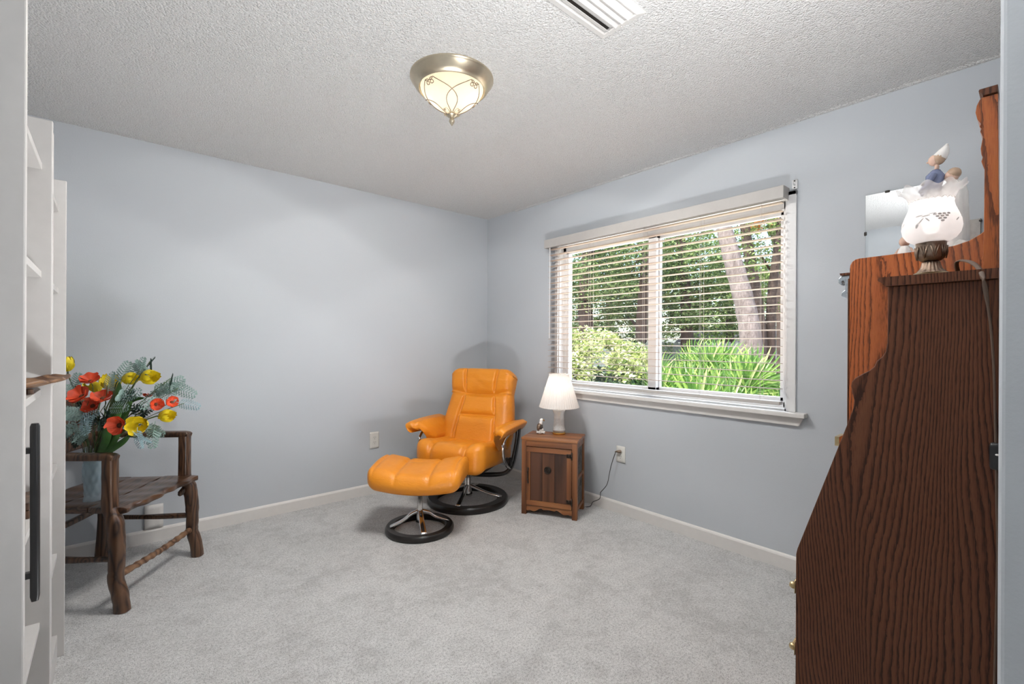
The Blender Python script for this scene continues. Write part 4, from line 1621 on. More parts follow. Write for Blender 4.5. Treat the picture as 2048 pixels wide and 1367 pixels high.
def fern_mesh(n_l, length, wid, m_name, curl=0.3, lobes=True):
    """pinnate leaf along +Y, flat in XY"""
    m_ = MB()
    L_ = length
    for i in range(n_l):
        t = 0.18+0.82*i/(n_l-1)
        y = L_*t
        z = -curl*L_*t*t
        wl = wid*(1-0.75*abs(t-0.45)**1.2)*(0.6 if t > 0.9 else 1)
        for s_ in (-1, 1):
            ang = 0.75-0.25*t
            tip = Vector((s_*wl*math.sin(ang+0.35), y+wl*math.cos(ang+0.35), z-0.15*wl))
            b0 = Vector((0, y-0.003, z))
            b1 = Vector((0, y+0.003, z))
            md = b0.lerp(tip, 0.6)
            px_ = Vector((-s_*0.0, 0.0045, 0.002))
            v2 = [b0, md-px_, tip, md+px_, b1]
            m_.add(v2, [(0, 1, 2, 3, 4)])
            if lobes:
                for q_ in (0.45, 0.72):
                    c_ = b0.lerp(tip, q_)
                    e_ = (tip-b0).normalized()
                    for ss in (-1, 1):
                        pr_ = Vector((-e_.y, e_.x, 0))*ss*0.008+e_*0.004
                        m_.add([c_-e_*0.003, c_+pr_, c_+e_*0.004], [(0, 1, 2)])
    m_.sweep([(0, 0, 0)]+[(0, L_*t, -curl*L_*t*t) for t in (0.25, 0.5, 0.75, 1.0)], [0.0016, 0.0015, 0.0013, 0.001, 0.0006], n=5)
    return m_.mesh('frond', m_name)


FM = {('dusty', 0): fern_mesh(9, 0.115, 0.042, 'dusty', 0.25), ('dusty_b', 0): fern_mesh(9, 0.11, 0.040, 'dusty_b', 0.35), ('dkleaf', 0): fern_mesh(5, 0.07, 0.035, 'dkleaf', 0.2, False), ('thin', 0): fern_mesh(9, 0.075, 0.014, 'dkleaf', 0.1, False)}


def sprig(u, v_, dd, tipdir, mname, label, fronds, seed, name='dusty_miller_sprig'):
    r_ = random.Random(seed)
    p = at(u, v_, DV+dd)
    o = thing(name, label, 'foliage', VM, 0, 'silvery and dark leaf sprigs in the vase')
    MB().sweep(local(stem_path(p, seed), VM), 0.0016, n=5).obj('stem', 'stem' if mname != 'dkleaf' else 'twig', o, 1)
    d = (RGT*tipdir[0]+UPV*tipdir[1]-FWD*tipdir[2]).normalized()
    for k2 in range(fronds):
        dj = (d+Vector((r_.uniform(-1, 1), r_.uniform(-1, 1), r_.uniform(-1, 1)))*(0.0 if k2 == 0 else 0.75)).normalized()
        nrm = (-FWD+Vector((r_.uniform(-1, 1), r_.uniform(-1, 1), r_.uniform(-0.2, 1.2)))*0.5)
        nrm = (nrm-dj*nrm.dot(dj)).normalized()
        x_ = dj.cross(nrm)
        e = Matrix((x_, dj, nrm)).transposed().to_euler()
        sc = r_.uniform(0.75, 1.05)
        linked('frond', FM[(mname, 0)], o, p-VM-dj*0.045+Vector((r_.uniform(-.012, .012), r_.uniform(-.012, .012), r_.uniform(-.012, .012)))*(k2 > 0), e, (sc,)*3)
    return o


SP = [
    (150, 770, 0.03, (0.1, 1, 0.1), 'dusty', 'upright silver sprig against the bookcase edge', 2, 31),
    (139, 790, 0.00, (-0.3, 0.9, 0.2), 'dusty', 'silver sprig partly cut off by the bookcase', 2, 32),
    (152, 826, -0.06, (-0.5, 0.1, 0.6), 'dusty', 'broad silver sprig low on the left of the bouquet', 4, 33),
    (172, 838, -0.09, (0.4, -0.3, 0.8), 'dusty_b', 'silver blue sprig drooping over the left of the vase', 3, 34),
    (141, 855, -0.03, (-0.6, -0.5, 0.3), 'dusty', 'lowest left silver sprig in front of the chair back', 3, 35),
    (215, 770, -0.06, (0.2, 0.9, 0.3), 'dusty', 'silver sprig in front of the ragged yellow bloom', 2, 36),
    (238, 790, -0.04, (0.5, 0.5, 0.4), 'dusty', 'silver sprig in the bouquet centre', 3, 37),
    (242, 752, 0.02, (0.6, 0.6, 0.1), 'dusty', 'silver sprig behind the two top tulips', 2, 38),
    (279, 740, -0.04, (0.1, 1.0, 0.2), 'dusty', 'short silver sprig rising between the top tulips', 2, 39),
    (312, 782, 0.02, (0.8, 0.3, 0.3), 'dusty', 'large silver sprig right of the bouquet centre', 5, 40),
    (337, 774, 0.03, (0.9, 0.2, 0.2), 'dusty', 'silver sprig reaching right above the small poppies', 3, 41),
    (356, 776, 0.02, (0.9, -0.35, 0.2), 'dusty', 'silver frond hanging at the far right', 1, 42),
    (368, 806, 0.00, (1.0, -0.12, 0.2), 'dusty_b', 'silver blue frond tip farthest right of all', 1, 43),
    (273, 874, -0.12, (0.15, -1.0, 0.3), 'dusty_b', 'pale blue sprig hanging down over the far chair arm', 2, 44),
    (303, 858, -0.05, (0.8, -0.4, 0.3), 'dusty', 'silver sprig below the right-pointing tulip', 3, 45),
    (226, 815, -0.09, (0.9, 0.1, 0.4), 'dusty', 'silver frond crossing the broad green leaves', 1, 46),
    (186, 838, -0.05, (-0.2, 0.3, 0.8), 'dkleaf', 'dark leaf sprig at the heart of the bouquet', 5, 47),
    (213, 832, -0.06, (0.5, 0.2, 0.7), 'dkleaf', 'dark leaf sprig beside the outward poppy', 5, 48),
    (163, 812, 0.0, (-0.5, 0.3, 0.6), 'dkleaf', 'dark leaf sprig behind the left poppies', 4, 49),
    (259, 788, 0.0, (0.4, 0.8, 0.3), 'dkleaf', 'dark leaf sprig under the two top tulips', 3, 50),
    (274, 822, 0.0, (-0.2, 0.7, 0.4), 'dkleaf', 'dark leaf sprig above the open yellow tulip', 3, 51),
    (293, 822, 0.0, (0.7, 0.5, 0.3), 'dkleaf', 'dark leaf sprig beside the side-on poppy', 3, 52),
    (300, 722, 0.0, (0.5, 0.6, 0.1), 'thin', 'wispy dark twig at the very top of the bouquet', 2, 53),
    (341, 756, 0.02, (0.2, 1.0, 0.1), 'thin', 'wispy dark twig on the upper right of the bouquet', 1, 54),
    (150, 880, -0.02, (-0.6, -0.3, 0.4), 'dkleaf', 'dark leaf sprig over the carved chair back', 4, 55),
    (165, 858, -0.05, (-0.2, -0.4, 0.8), 'dusty', 'silver sprig just left of the vase mouth', 3, 56),
    (196, 850, -0.08, (0.3, 0.1, 0.8), 'dkleaf', 'dark leaf sprig over the vase mouth', 4, 57),
]
for a in SP:
    sprig(*a)


def blade(pts_px, wmax, label, seed):
    """broad tulip leaf"""
    pts = [VM+Vector((0, 0, -0.03))]+[at(u, v_, DV+dd) for u, v_, dd in pts_px]
    c = smooth_path(pts, 6)
    o = thing('tulip_leaf', label, 'leaf', VM, 0, 'broad green leaves in the vase')
    m_ = MB()
    n_ = len(c)
    side = RGT

    def fn(u, v_):
        i = min(n_-1, int(v_*(n_-1)+1e-6))
        p = c[i]
        t = i/(n_-1)
        w_ = wmax*math.sin(min(1, t*0.93+0.06)*PI)**0.7
        tan = (c[min(n_-1, i+1)]-c[max(0, i-1)]).normalized()
        s_ = tan.cross(FWD).normalized()
        a = u*2-1
        return p-VM+s_*a*w_+FWD*(0.35*w_*(a*a))
    m_.grid(fn, 7, n_)
    ob = m_.obj('leaf_blade', 'tleaf', o, 1)
    return o


blade([(213, 880, -0.03), (222, 835, -0.05), (232, 790, -0.02), (238, 762, 0.02)], 0.030, 'broad green leaf standing up through the bouquet centre', 1)
blade([(222, 888, -0.05), (238, 850, -0.02), (252, 818, 0.02), (262, 800, 0.05), (290, 795, 0.04)], 0.020, 'green leaf arching over to the right', 2)
blade([(207, 885, -0.06), (212, 860, -0.07), (232, 832, -0.06), (245, 800, -0.02)], 0.024, 'green leaf rising straight from the vase mouth', 3)
blade([(228, 895, -0.06), (248, 880, -0.07), (262, 865, -0.06)], 0.014, 'short green leaf leaning over the vase rim', 4)

# ================================================================== SECRETARY DESK WITH DISPLAY CABINET
X0, X1, X2 = -1.494, -1.006, -0.480        # near side, divider, far side
YB = -3.522
sec = thing('secretary_desk', 'tall dark oak secretary desk with attached display cabinet beside the doorway', 'desk', (-1.0, -3.35, 0))


def sp_(mb, *a):
    return mb


def L3(p):
    return (p[0]+1.0, p[1]+3.35, p[2])


def prism_x(poly, xa, xb):
    return MB().prism([(y+3.35, z) for y, z in poly], xa+1.0, xb+1.0, 0)


def box_w(mb, a, b_):
    return mb.box(L3(a), L3(b_))


near = [(YB, 0.0), (-3.173, 0.0), (-3.173, 0.700), (-3.176, 0.715), (-3.284, 1.058), (-3.290, 1.080), (-3.2915, 1.098), (-3.288, 1.116), (-3.2855, 1.130), (-3.287, 1.140), (-3.294, 1.150), (-3.306, 1.159), (-3.320, 1.168), (-3.329, 1.178), (-3.333, 1.190), (-3.343, 1.200), (-3.349, 1.212), (-3.352, 1.232), (-3.352, 1.356), (YB, 1.356)]
prism_x(near, X0, X0+0.020).obj('side_panel', 'oak', sec, bevel=0.002)
# top board with stepped moulding
top_sec = [(-3.338, 1.3745), (-3.336, 1.371), (-3.338, 1.367), (-3.343, 1.364), (-3.345, 1.360), (-3.349, 1.356)]
prism_x([(YB, 1.376), (-3.339, 1.376)]+top_sec+[(YB, 1.356)], X0-0.013, X1).obj('top', 'oak', sec)
# fall-front lid
lidp = [(-3.1795, 0.716), (-3.2855, 1.052), (-3.303, 1.047), (-3.197, 0.711)]
lid = prism_x(lidp, X0+0.022, X1-0.002).obj('fall_front', 'oak_lit', sec, bevel=0.002)
box_w(MB(), (X0+0.2, -3.215, 0.95), (X0+0.26, -3.205, 0.975)).obj('key_plate', 'brass', lid)
# gallery opening above the lid: back board and pigeonhole shelf
box_w(MB(), (X0+0.02, YB, 0.06), (X1, YB+0.008, 1.356)).obj('back_panel', 'oak', sec)
box_w(MB(), (X0+0.02, YB+0.008, 1.070), (X1, -3.305, 1.084)).obj('gallery_shelf', 'oak', sec)
box_w(MB(), (X0+0.02, YB+0.008, 0.690), (X1, -3.180, 0.708)).obj('writing_board', 'oak', sec)
# drawers facing the room
for i, (za, zb) in enumerate(((0.535, 0.680), (0.375, 0.525), (0.215, 0.365), (0.085, 0.205))):
    d = box_w(MB(), (X0+0.024, -3.190, za), (X1-0.006, -3.166, zb)).obj('drawer', 'oak_lit', sec, bevel=0.003)
    for xx in (X0+0.065, X1-0.075):
        m = MB()
        zc2 = (za+zb)/2
        m.sweep(smooth_path([L3((xx-0.038, -3.166, zc2)), L3((xx-0.034, -3.152, zc2-0.004)), L3((xx, -3.146, zc2-0.018)), L3((xx+0.034, -3.152, zc2-0.004)), L3((xx+0.038, -3.166, zc2))], 4), 0.0035, n=8)
        m.sphere(L3((xx-0.036, -3.158, zc2)), 0.009, 8, 6)
        m.sphere(L3((xx+0.036, -3.158, zc2)), 0.009, 8, 6)
        m.box(L3((xx-0.045, -3.166, zc2-0.016)), L3((xx+0.045, -3.164, zc2+0.016)))
        m.obj('pull', 'brass', d, 1)
box_w(MB(), (X0+0.02, -3.20, 0.0), (X1, -3.175, 0.080)).obj('plinth', 'oak', sec)
# back post with carved head, and the low board between the posts
post = [(YB, 1.376), (-3.4995, 1.376), (-3.4995, 1.392), (-3.4975, 1.398), (-3.4995, 1.404), (-3.5005, 1.44), (-3.501, 1.575), (-3.4985, 1.584), (-3.4965, 1.592), (-3.4985, 1.600), (-3.4965, 1.606), (-3.4955, 1.618), (-3.4985, 1.640), (-3.4965, 1.647), (-3.4945, 1.652), (-3.4965, 1.657), (-3.4935, 1.662), (-3.4955, 1.667), (-3.4905, 1.678), (-3.4880, 1.692), (-3.4895, 1.705), (-3.4940, 1.716), (-3.4970, 1.7185), (YB+0.003, 1.7185)]
po = prism_x(post, X0+0.004, X0+0.046).obj('back_post', 'oak_lit', sec, bevel=0.0008)
prism_x([(YB+0.003, 1.7205), (-3.4985, 1.7205), (-3.4965, 1.726), (-3.4925, 1.731), (-3.4935, 1.734), (YB+0.003, 1.734)], X0-0.001, X0+0.051).obj('post_cap', 'oak', po)
prism_x(post, X2-0.046, X2-0.004).obj('back_post', 'oak_lit', sec)
box_w(MB(), (X0+0.046, YB, 1.376), (X2-0.046, YB+0.010, 1.46)).obj('back_rail', 'oak_lit', sec)
# display cabinet: near side with rounded front corner and rear upsweep
cs = [(YB, 0.0), (-3.172, 0.0), (-3.172, 1.470), (-3.1735, 1.482), (-3.1785, 1.492), (-3.187, 1.4985), (-3.197, 1.5005), (-3.300, 1.502), (-3.374, 1.503), (-3.415, 1.507), (-3.445, 1.516), (-3.468, 1.531), (-3.484, 1.548), (-3.4985, 1.560), (YB, 1.562)]
prism_x(cs, X1, X1+0.018).obj('cabinet_side', 'oak_lit', sec, bevel=0.002)
prism_x(cs, X2-0.018, X2).obj('cabinet_side', 'oak_lit', sec, bevel=0.002)
box_w(MB(), (X1+0.018, YB, 0.05), (X2-0.018, YB+0.008, 1.47)).obj('cabinet_back', 'oak', sec)
for zz in (0.08, 0.45, 0.80, 1.12):
    box_w(MB(), (X1+0.018, YB+0.008, zz), (X2-0.018, -3.20, zz+0.016)).obj('cabinet_shelf', 'oak', sec)
box_w(MB(), (X1+0.018, YB+0.008, 1.452), (X2-0.018, -3.176, 1.470)).obj('cabinet_top', 'oak_lit', sec)
m = MB()
box_w(m, (X1+0.002, -3.1715, 0.05), (X1+0.050, -3.1665, 1.440))
box_w(m, (X2-0.050, -3.1715, 0.05), (X2-0.002, -3.1665, 1.440))
box_w(m, (X1+0.050, -3.1715, 1.38), (X2-0.050, -3.1665, 1.440))
box_w(m, (X1+0.050, -3.1715, 0.05), (X2-0.050, -3.1665, 0.13))
cd = m.obj('cabinet_door', 'oak', sec, bevel=0.002)
box_w(MB(), (X1+0.050, -3.1705, 0.13), (X2-0.050, -3.1685, 1.38)).obj('pane', 'pane', cd)
# pale carved corbel with a dark cap at the cabinet corner
cb_ = prism_x([(-3.170, 1.452), (-3.146, 1.452), (-3.144, 1.459), (-3.170, 1.459)], X1+0.004, X1+0.050).obj('corbel_cap', 'oak', sec)
crb = prism_x([(-3.170, 1.451), (-3.146, 1.450), (-3.139, 1.442), (-3.139, 1.430), (-3.146, 1.421), (-3.151, 1.424), (-3.148, 1.432), (-3.153, 1.436), (-3.158, 1.425), (-3.157, 1.405), (-3.149, 1.397), (-3.147, 1.386), (-3.153, 1.379), (-3.160, 1.376), (-3.170, 1.372)], X1+0.010, X1+0.044).obj('carved_corbel', 'pewter', sec, bevel=0.002)
crb['label'] = 'pale carved scroll corbel'

# ------------------------------------------------------------------ lamp on the desk
DL = Vector((-1.372, -3.409, 1.376))
dl = thing('desk_lamp', 'lit brass lamp with ruffled frosted glass shade on top of the desk', 'lamp', DL)
MB().lathe([(0.046, 0), (0.0475, 0.003), (0.046, 0.006), (0.041, 0.008), (0.040, 0.011), (0.034, 0.013), (0.030, 0.016)], 40).obj('base', 'brass', dl, 40)


def ribs(r, z, th):
    return r*(1+0.05*math.cos(th*18)), z


MB().lathe([(0.030, 0.015), (0.024, 0.019), (0.019, 0.026), (0.0165, 0.034), (0.0155, 0.041), (0.010, 0.043)], 72, fn=ribs).obj('stem', 'bronze', dl, 1)


def cupf(r, z, th):
    return r*(1+0.02*math.cos(th*6)), z+0.004*max(0, (z-0.075)/0.01)*abs(math.cos(th*4.5))


MB().lathe([(0.009, 0.042), (0.018, 0.044), (0.0235, 0.049), (0.0255, 0.056), (0.026, 0.068), (0.027, 0.078), (0.0275, 0.085), (0.0255, 0.085), (0.024, 0.072), (0.010, 0.060)], 54, fn=cupf).obj('cup', 'bronze', dl, 40)
# acanthus relief on the cup
for k_ in range(9):
    a = 2*PI*k_/9
    m = MB()
    for (t, w_) in ((0.0, 0.6), (0.25, 1.0), (-0.25, 1.0)):
        aa = a+t
        m.sweep([(0.0255*math.cos(a), 0.0255*math.sin(a), 0.048), (0.0275*math.cos((a+aa)/2), 0.0275*math.sin((a+aa)/2), 0.062), (0.0285*math.cos(aa), 0.0285*math.sin(aa), 0.076)], [0.0012, 0.0020, 0.0008], n=6)
    m.obj('acanthus_leaf', 'bronze', dl, 1)
shp = [(0.022, 0.083), (0.031, 0.086), (0.043, 0.094), (0.0505, 0.106), (0.0530, 0.120), (0.0515, 0.134), (0.0465, 0.149), (0.0410, 0.163), (0.0385, 0.174), (0.0405, 0.186), (0.0460, 0.197), (0.0530, 0.206), (0.0590, 0.2115), (0.0610, 0.2120)]


def ruffle(r, z, th):
    k_ = max(0.0, (z-0.180)/0.032)
    return r*(1+0.035*k_*math.cos(th*10)), z+0.0055*k_*k_*math.cos(th*10)-0.004*max(0, k_-0.9)*10*0.3


MB().lathe([p for p in shp if p[1] < 0.180]+[(0.0392, 0.180)], 120, capb=False, capt=False, fn=ruffle).obj('glass_shade', 'frost', dl, 1)
MB().lathe([(0.0392, 0.180)]+[p for p in shp if p[1] > 0.180], 120, capb=False, capt=False, fn=ruffle).obj('ruffled_rim', 'clear_rim', dl, 1)


def shade_r(z):
    return float(np.interp(z, [p[1] for p in shp], [p[0] for p in shp]))


def decal(m_, th, z, rx, rz, rot=0.0, n_=12):
    v_ = []
    for i in range(n_):
        a = 2*PI*i/n_
        dx, dz = rx*math.cos(a), rz*math.sin(a)
        ca, sa = math.cos(rot), math.sin(rot)
        dx, dz = dx*ca-dz*sa, dx*sa+dz*ca
        r_ = shade_r(z+dz)+0.0009
        t_ = th+dx/r_
        v_.append((r_*math.cos(t_), r_*math.sin(t_), z+dz))
    m_.add(v_, [tuple(range(n_))])


MATS['etch'] = plain('etched_glass_mark', (0.50, 0.47, 0.46), 0.5)
laz = math.atan2(CAM.y-DL.y, CAM.x-DL.x)
for q in range(3):
    m = MB()
    a0 = laz+q*2*PI/3
    gx = [(0, 0), (1, 0), (2, 0), (3, 0.1), (0.5, -1), (1.5, -1), (2.5, -0.9), (1, -2), (2, -2), (1.5, -3)]
    for (gx_, gz_) in gx:
        decal(m, a0+0.12+gx_*0.16, 0.140+gz_*0.0052, 0.0036, 0.0024)
    for (dx, dz, rx, rz, ro_) in ((-0.18, 0.139, 0.008, 0.0018, 0.15), (-0.42, 0.141, 0.007, 0.0018, 0.1), (-0.34, 0.128, 0.009, 0.0014, 0.9), (-0.46, 0.119, 0.006, 0.0026, 1.2), (-0.12, 0.130, 0.006, 0.0016, -0.9), (0.95, 0.128, 0.006, 0.0014, 0.7), (0.03, 0.143, 0.008, 0.0008, 0.0)):
        decal(m, a0+dx, dz, rx, rz, ro_)
    e_ = m.obj('etched_grapes', 'etch', dl)
    e_['label'] = 'grape cluster etched on the shade'
m = MB()
for k_ in range(22):
    a = 2*PI*k_/22
    pts = [(shade_r(0.1785+0.005*math.sin(t*PI))+0.001)*1.0 for t in (0, 0.5, 1)]
    m.sweep([((shade_r(0.178+0.0055*math.sin(t*PI))+0.0006)*math.cos(a+t*2*PI/22), (shade_r(0.178+0.0055*math.sin(t*PI))+0.0006)*math.sin(a+t*2*PI/22), 0.178+0.0055*math.sin(t*PI)) for t in (0, 0.25, 0.5, 0.75, 1.0)], 0.0006, n=4)
m.obj('scallop_band', 'white_glaze', dl)
MB().lathe([(0.009, 0.075), (0.009, 0.098), (0.012, 0.104)], 16).obj('socket', 'brass', dl, 40)
MB().sphere((0, 0, 0.130), (0.016, 0.016, 0.027), 14, 10).obj('bulb', 'bulb_s', dl, 1)
ld = bpy.data.lights.new('desk_lamp_light', 'POINT')
ld.energy = 0.10
ld.shadow_soft_size = 0.018
ld.color = (1.0, 0.93, 0.86)
lo = bpy.data.objects.new('desk_lamp_light', ld)
COL.objects.link(lo)
lo.parent = dl
lo.location = (0, 0, 0.172)
cpx = [DL+Vector((0.012, -0.040, 0.008)), on_x(1914, 524, -1.41), on_x(1935, 522, -1.45), on_x(1955, 533, -1.49), on_x(1966, 556, -1.512), on_x(1975, 605, -1.503), on_x(1983, 670, -1.501), on_x(1988, 750, -1.500), on_x(1990, 840, -1.500), on_x(1992, 905, -1.500), on_x(1993, 1000, -1.500), on_x(1994, 1150, -1.500), (-1.502, -3.515, 0.30), (-1.503, -3.517, 0.01)]
cpx[0] = DL+Vector((-0.002, -0.046, 0.006))
spx = smooth_path(local(cpx, DL), 6)
MB().sweep(spx, [(0.0042, 0.0020)]*len(spx), n=8, up=(0, 0.3, 1)).obj('cord', 'cord_brown', dl, 1)
sw = Vector(on_x(1992, 912, -1.503))-DL
MB().rbox((0.007, 0.009, 0.026), 0.005, (4, 4, 8), lambda x, y, z: Vector((x, y, z))+sw).obj('cord_switch', 'black', dl, 1)
MB().sphere((sw.x-0.007, sw.y-0.002, sw.z+0.004), (0.002, 0.003, 0.002), 8, 6).obj('switch_dot', 'white_glaze', dl, 1)

# ------------------------------------------------------------------ figurines on the cabinet
fg = thing('couple_figurine', 'pale porcelain figurine of two figures behind the lit lamp shade', 'figurine', (-0.800, -3.368, 1.470))
fy = lambda y: y+3.388
m = MB()
m.rbox((0.055, 0.062, 0.016), 0.012, (12, 12, 4), lambda x, y, z: Vector((x*(1+0.1*math.sin(y*80)), y-0.012, 0.016+z*(1+0.3*math.sin(x*90+y*70)))))
m.sphere((-0.020, -0.045, 0.050), (0.026, 0.026, 0.034), 12, 8)
m.sphere((0.020, -0.050, 0.040), (0.022, 0.022, 0.028), 12, 8)
m.sphere((-0.010, -0.020, 0.060), (0.022, 0.020, 0.030), 12, 8)
m.obj('rock_base', 'grey_glaze', fg, 1)


def skirt(r, z, th):
    return r*(1+0.07*math.cos(th*9+z*20)), z


MB().lathe([(0.046, 0.020), (0.045, 0.05), (0.040, 0.10), (0.034, 0.16), (0.026, 0.215), (0.018, 0.255)], 40, (0, 0.022, 0), fn=skirt).obj('lady_skirt', 'white_glaze', fg, 1)
MB().sweep([(0, 0.022, 0.240), (0, 0.020, 0.270), (0, 0.016, 0.300), (0, 0.014, 0.318)], [(0.018, 0.016), (0.021, 0.018), (0.024, 0.016), (0.010, 0.009)], n=14, up=(1, 0, 0)).obj('lady_bodice', 'blue_glaze', fg, 1)
MB().sweep([(0, 0.014, 0.312), (0, 0.012, 0.328), (0, 0.015, 0.340)], [0.006, 0.0058, 0.006], n=10, up=(1, 0, 0)).obj('lady_neck', 'skin_glaze', fg, 1)
m = MB()
m.sphere((0, 0.018, 0.350), (0.014, 0.016, 0.018), 14, 10)
m.sphere((0, 0.034, 0.347), (0.003, 0.004, 0.003), 8, 6)
m.obj('lady_head', 'skin_glaze', fg, 1)
MB().sphere((0, 0.008, 0.352), (0.017, 0.017, 0.019), 14, 10).obj('lady_hair', 'hair_glaze', fg, 1)
MB().sweep([(0, 0.006, 0.356), (0, -0.004, 0.372), (0, -0.009, 0.384), (0, -0.012, 0.394)], [(0.019, 0.016), (0.015, 0.012), (0.009, 0.008), (0.003, 0.003)], n=14, up=(1, 0, 0)).obj('lady_bonnet', 'white_glaze', fg, 1)
for sx in (-1, 1):
    MB().sweep([(sx*0.022, 0.016, 0.300), (sx*0.034, 0.030, 0.268), (sx*0.020, 0.052, 0.250)], [0.008, 0.0075, 0.006], n=10).obj('lady_arm', 'blue_glaze', fg, 1)
MB().lathe([(0.036, 0.030), (0.037, 0.06), (0.036, 0.12), (0.035, 0.19), (0.033, 0.235), (0.026, 0.262), (0.012, 0.275)], 30, (0.004, -0.026, 0), fn=skirt).obj('second_robe', 'white_glaze', fg, 1)
MB().sphere((0.004, -0.022, 0.290), (0.016, 0.018, 0.020), 14, 10).obj('second_head', 'skin_glaze', fg, 1)
MB().sphere((0.004, -0.027, 0.297), (0.018, 0.018, 0.018), 14, 10).obj('second_hair', 'hair_glaze', fg, 1)

f2 = thing('child_figurine', 'tiny peach porcelain figurine just left of the lamp stem', 'figurine', (-0.885, -3.290, 1.470))
MB().lathe([(0.030, 0), (0.030, 0.012), (0.024, 0.032), (0.016, 0.060), (0.010, 0.072)], 24, fn=skirt).obj('gown', 'white_glaze', f2, 1)
MB().sphere((0, 0, 0.086), (0.015, 0.015, 0.017), 12, 8).obj('head', 'skin_glaze', f2, 1)
MB().sphere((0.003, -0.004, 0.091), (0.0155, 0.0155, 0.015), 12, 8).obj('hair', 'hair_glaze', f2, 1)
for sy in (-1, 1):
    MB().sweep([(0, sy*0.012, 0.062), (-0.006, sy*0.024, 0.045), (-0.012, sy*0.012, 0.034)], [0.006, 0.0055, 0.004], n=8).obj('arm', 'skin_glaze', f2, 1)

# ------------------------------------------------------------------ frameless mirror and small clip frame on the window wall
mr = thing('wall_mirror', 'frameless mirror with black clips on the wall behind the lit desk lamp', 'mirror', (0, -3.155, 1.25))
MB().box((-0.008, -0.145, 0.0), (-0.003, 0.144, 0.707)).obj('glass', 'mirror', mr)
MB().box((-0.003, -0.146, -0.001), (0.0, 0.1455, 0.7085)).obj('backing', 'slot', mr)
for (yy, zz, ry, rz_) in ((0.060, 0.707, 0.010, 0.006), (-0.07, 0.707, 0.010, 0.006), (0.144, 0.520, 0.006, 0.010), (0.144, 0.18, 0.006, 0.010), (0.05, 0.0, 0.010, 0.006)):
    MB().rbox((0.0055, ry, rz_), 0.004, (3, 5, 5), lambda x, y, z: Vector((x-0.0055, y+yy, z+zz))).obj('clip', 'slot', mr, 1)
pf_ = thing('clip_frame', 'small beige clip frame picture on the wall beside the mirror', 'picture', (0, -3.365, 1.57))
MB().box((-0.006, -0.042, 0.0), (0.0, 0.042, 0.197)).obj('print', 'print', pf_)
MB().box((-0.0095, -0.042, 0.0), (-0.0065, 0.042, 0.197)).obj('glass', 'pane', pf_)
MB().box((-0.0064, -0.0435, -0.001), (0.0, -0.0421, 0.198)).obj('edge', 'slot', pf_)
MB().rbox((0.006, 0.005, 0.005), 0.003, (3, 3, 3), lambda x, y, z: Vector((x-0.006, y-0.042, z+0.188))).obj('clip', 'slot', pf_, 1)

# ================================================================== GARDEN OUTSIDE
GZ = -0.40
t = NT('garden_mulch')
v = t.coords()
t.col(t.ramp(t.noise(v, 6, 5, 0.7), [(0.3, (0.055, 0.035, 0.022)), (0.5, (0.20, 0.12, 0.06)), (0.7, (0.30, 0.20, 0.11))]))
t.p(Roughness=1.0)
t.bump(t.noise(v, 30, 4, 0.7), 0.8, 0.05)
MATS['mulch'] = t.m
gnd = MB()
gnd.grid(lambda u, v_: (0.14+49.86*u, -14+50*v_, GZ+0.05*math.sin(u*40)*math.cos(v_*37)), 60, 60)
structure(gnd.obj('ground', 'mulch', None, 1), 'leaf littered garden ground outside the window', 'ground')

MATS['bark_l'] = mat_bark('pale_pine_bark', (0.085, 0.066, 0.058), (0.235, 0.195, 0.180), 9)
MATS['bark_d'] = mat_bark('dark_oak_bark', (0.020, 0.014, 0.011), (0.082, 0.055, 0.044), 8)
MATS['leaf_a'] = mat_leaf('deep_green_leaves', [(0.0, (0.035, 0.075, 0.022)), (0.4, (0.085, 0.150, 0.045)), (0.75, (0.17, 0.25, 0.08)), (1.0, (0.34, 0.42, 0.20))])
MATS['leaf_b'] = mat_leaf('mid_green_leaves', [(0.0, (0.055, 0.105, 0.028)), (0.5, (0.13, 0.21, 0.055)), (1.0, (0.32, 0.42, 0.14))])
MATS['leaf_o'] = mat_leaf('orange_autumn_leaves', [(0.0, (0.40, 0.14, 0.02)), (1.0, (0.75, 0.33, 0.06))])
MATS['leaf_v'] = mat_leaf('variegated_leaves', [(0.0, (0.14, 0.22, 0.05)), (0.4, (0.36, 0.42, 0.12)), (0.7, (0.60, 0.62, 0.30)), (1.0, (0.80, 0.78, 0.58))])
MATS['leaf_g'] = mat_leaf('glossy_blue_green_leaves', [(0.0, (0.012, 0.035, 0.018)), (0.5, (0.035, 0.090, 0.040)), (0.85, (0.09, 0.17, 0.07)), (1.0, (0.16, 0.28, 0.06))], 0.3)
MATS['palm'] = mat_leaf('bright_palmetto_leaves', [(0.0, (0.050, 0.13, 0.018)), (0.45, (0.13, 0.26, 0.040)), (0.8, (0.24, 0.36, 0.075)), (1.0, (0.48, 0.54, 0.22))], 0.4, 0.4)
MATS['fence'] = plain('weathered_fence_board', (0.15, 0.185, 0.175), 0.9, var=0.25, scale=12)
MATS['roof'] = plain('grey_shingle', (0.115, 0.11, 0.115), 0.9, var=0.3, scale=20)
MATS['siding'] = plain('pale_siding', (0.30, 0.29, 0.28), 0.8)


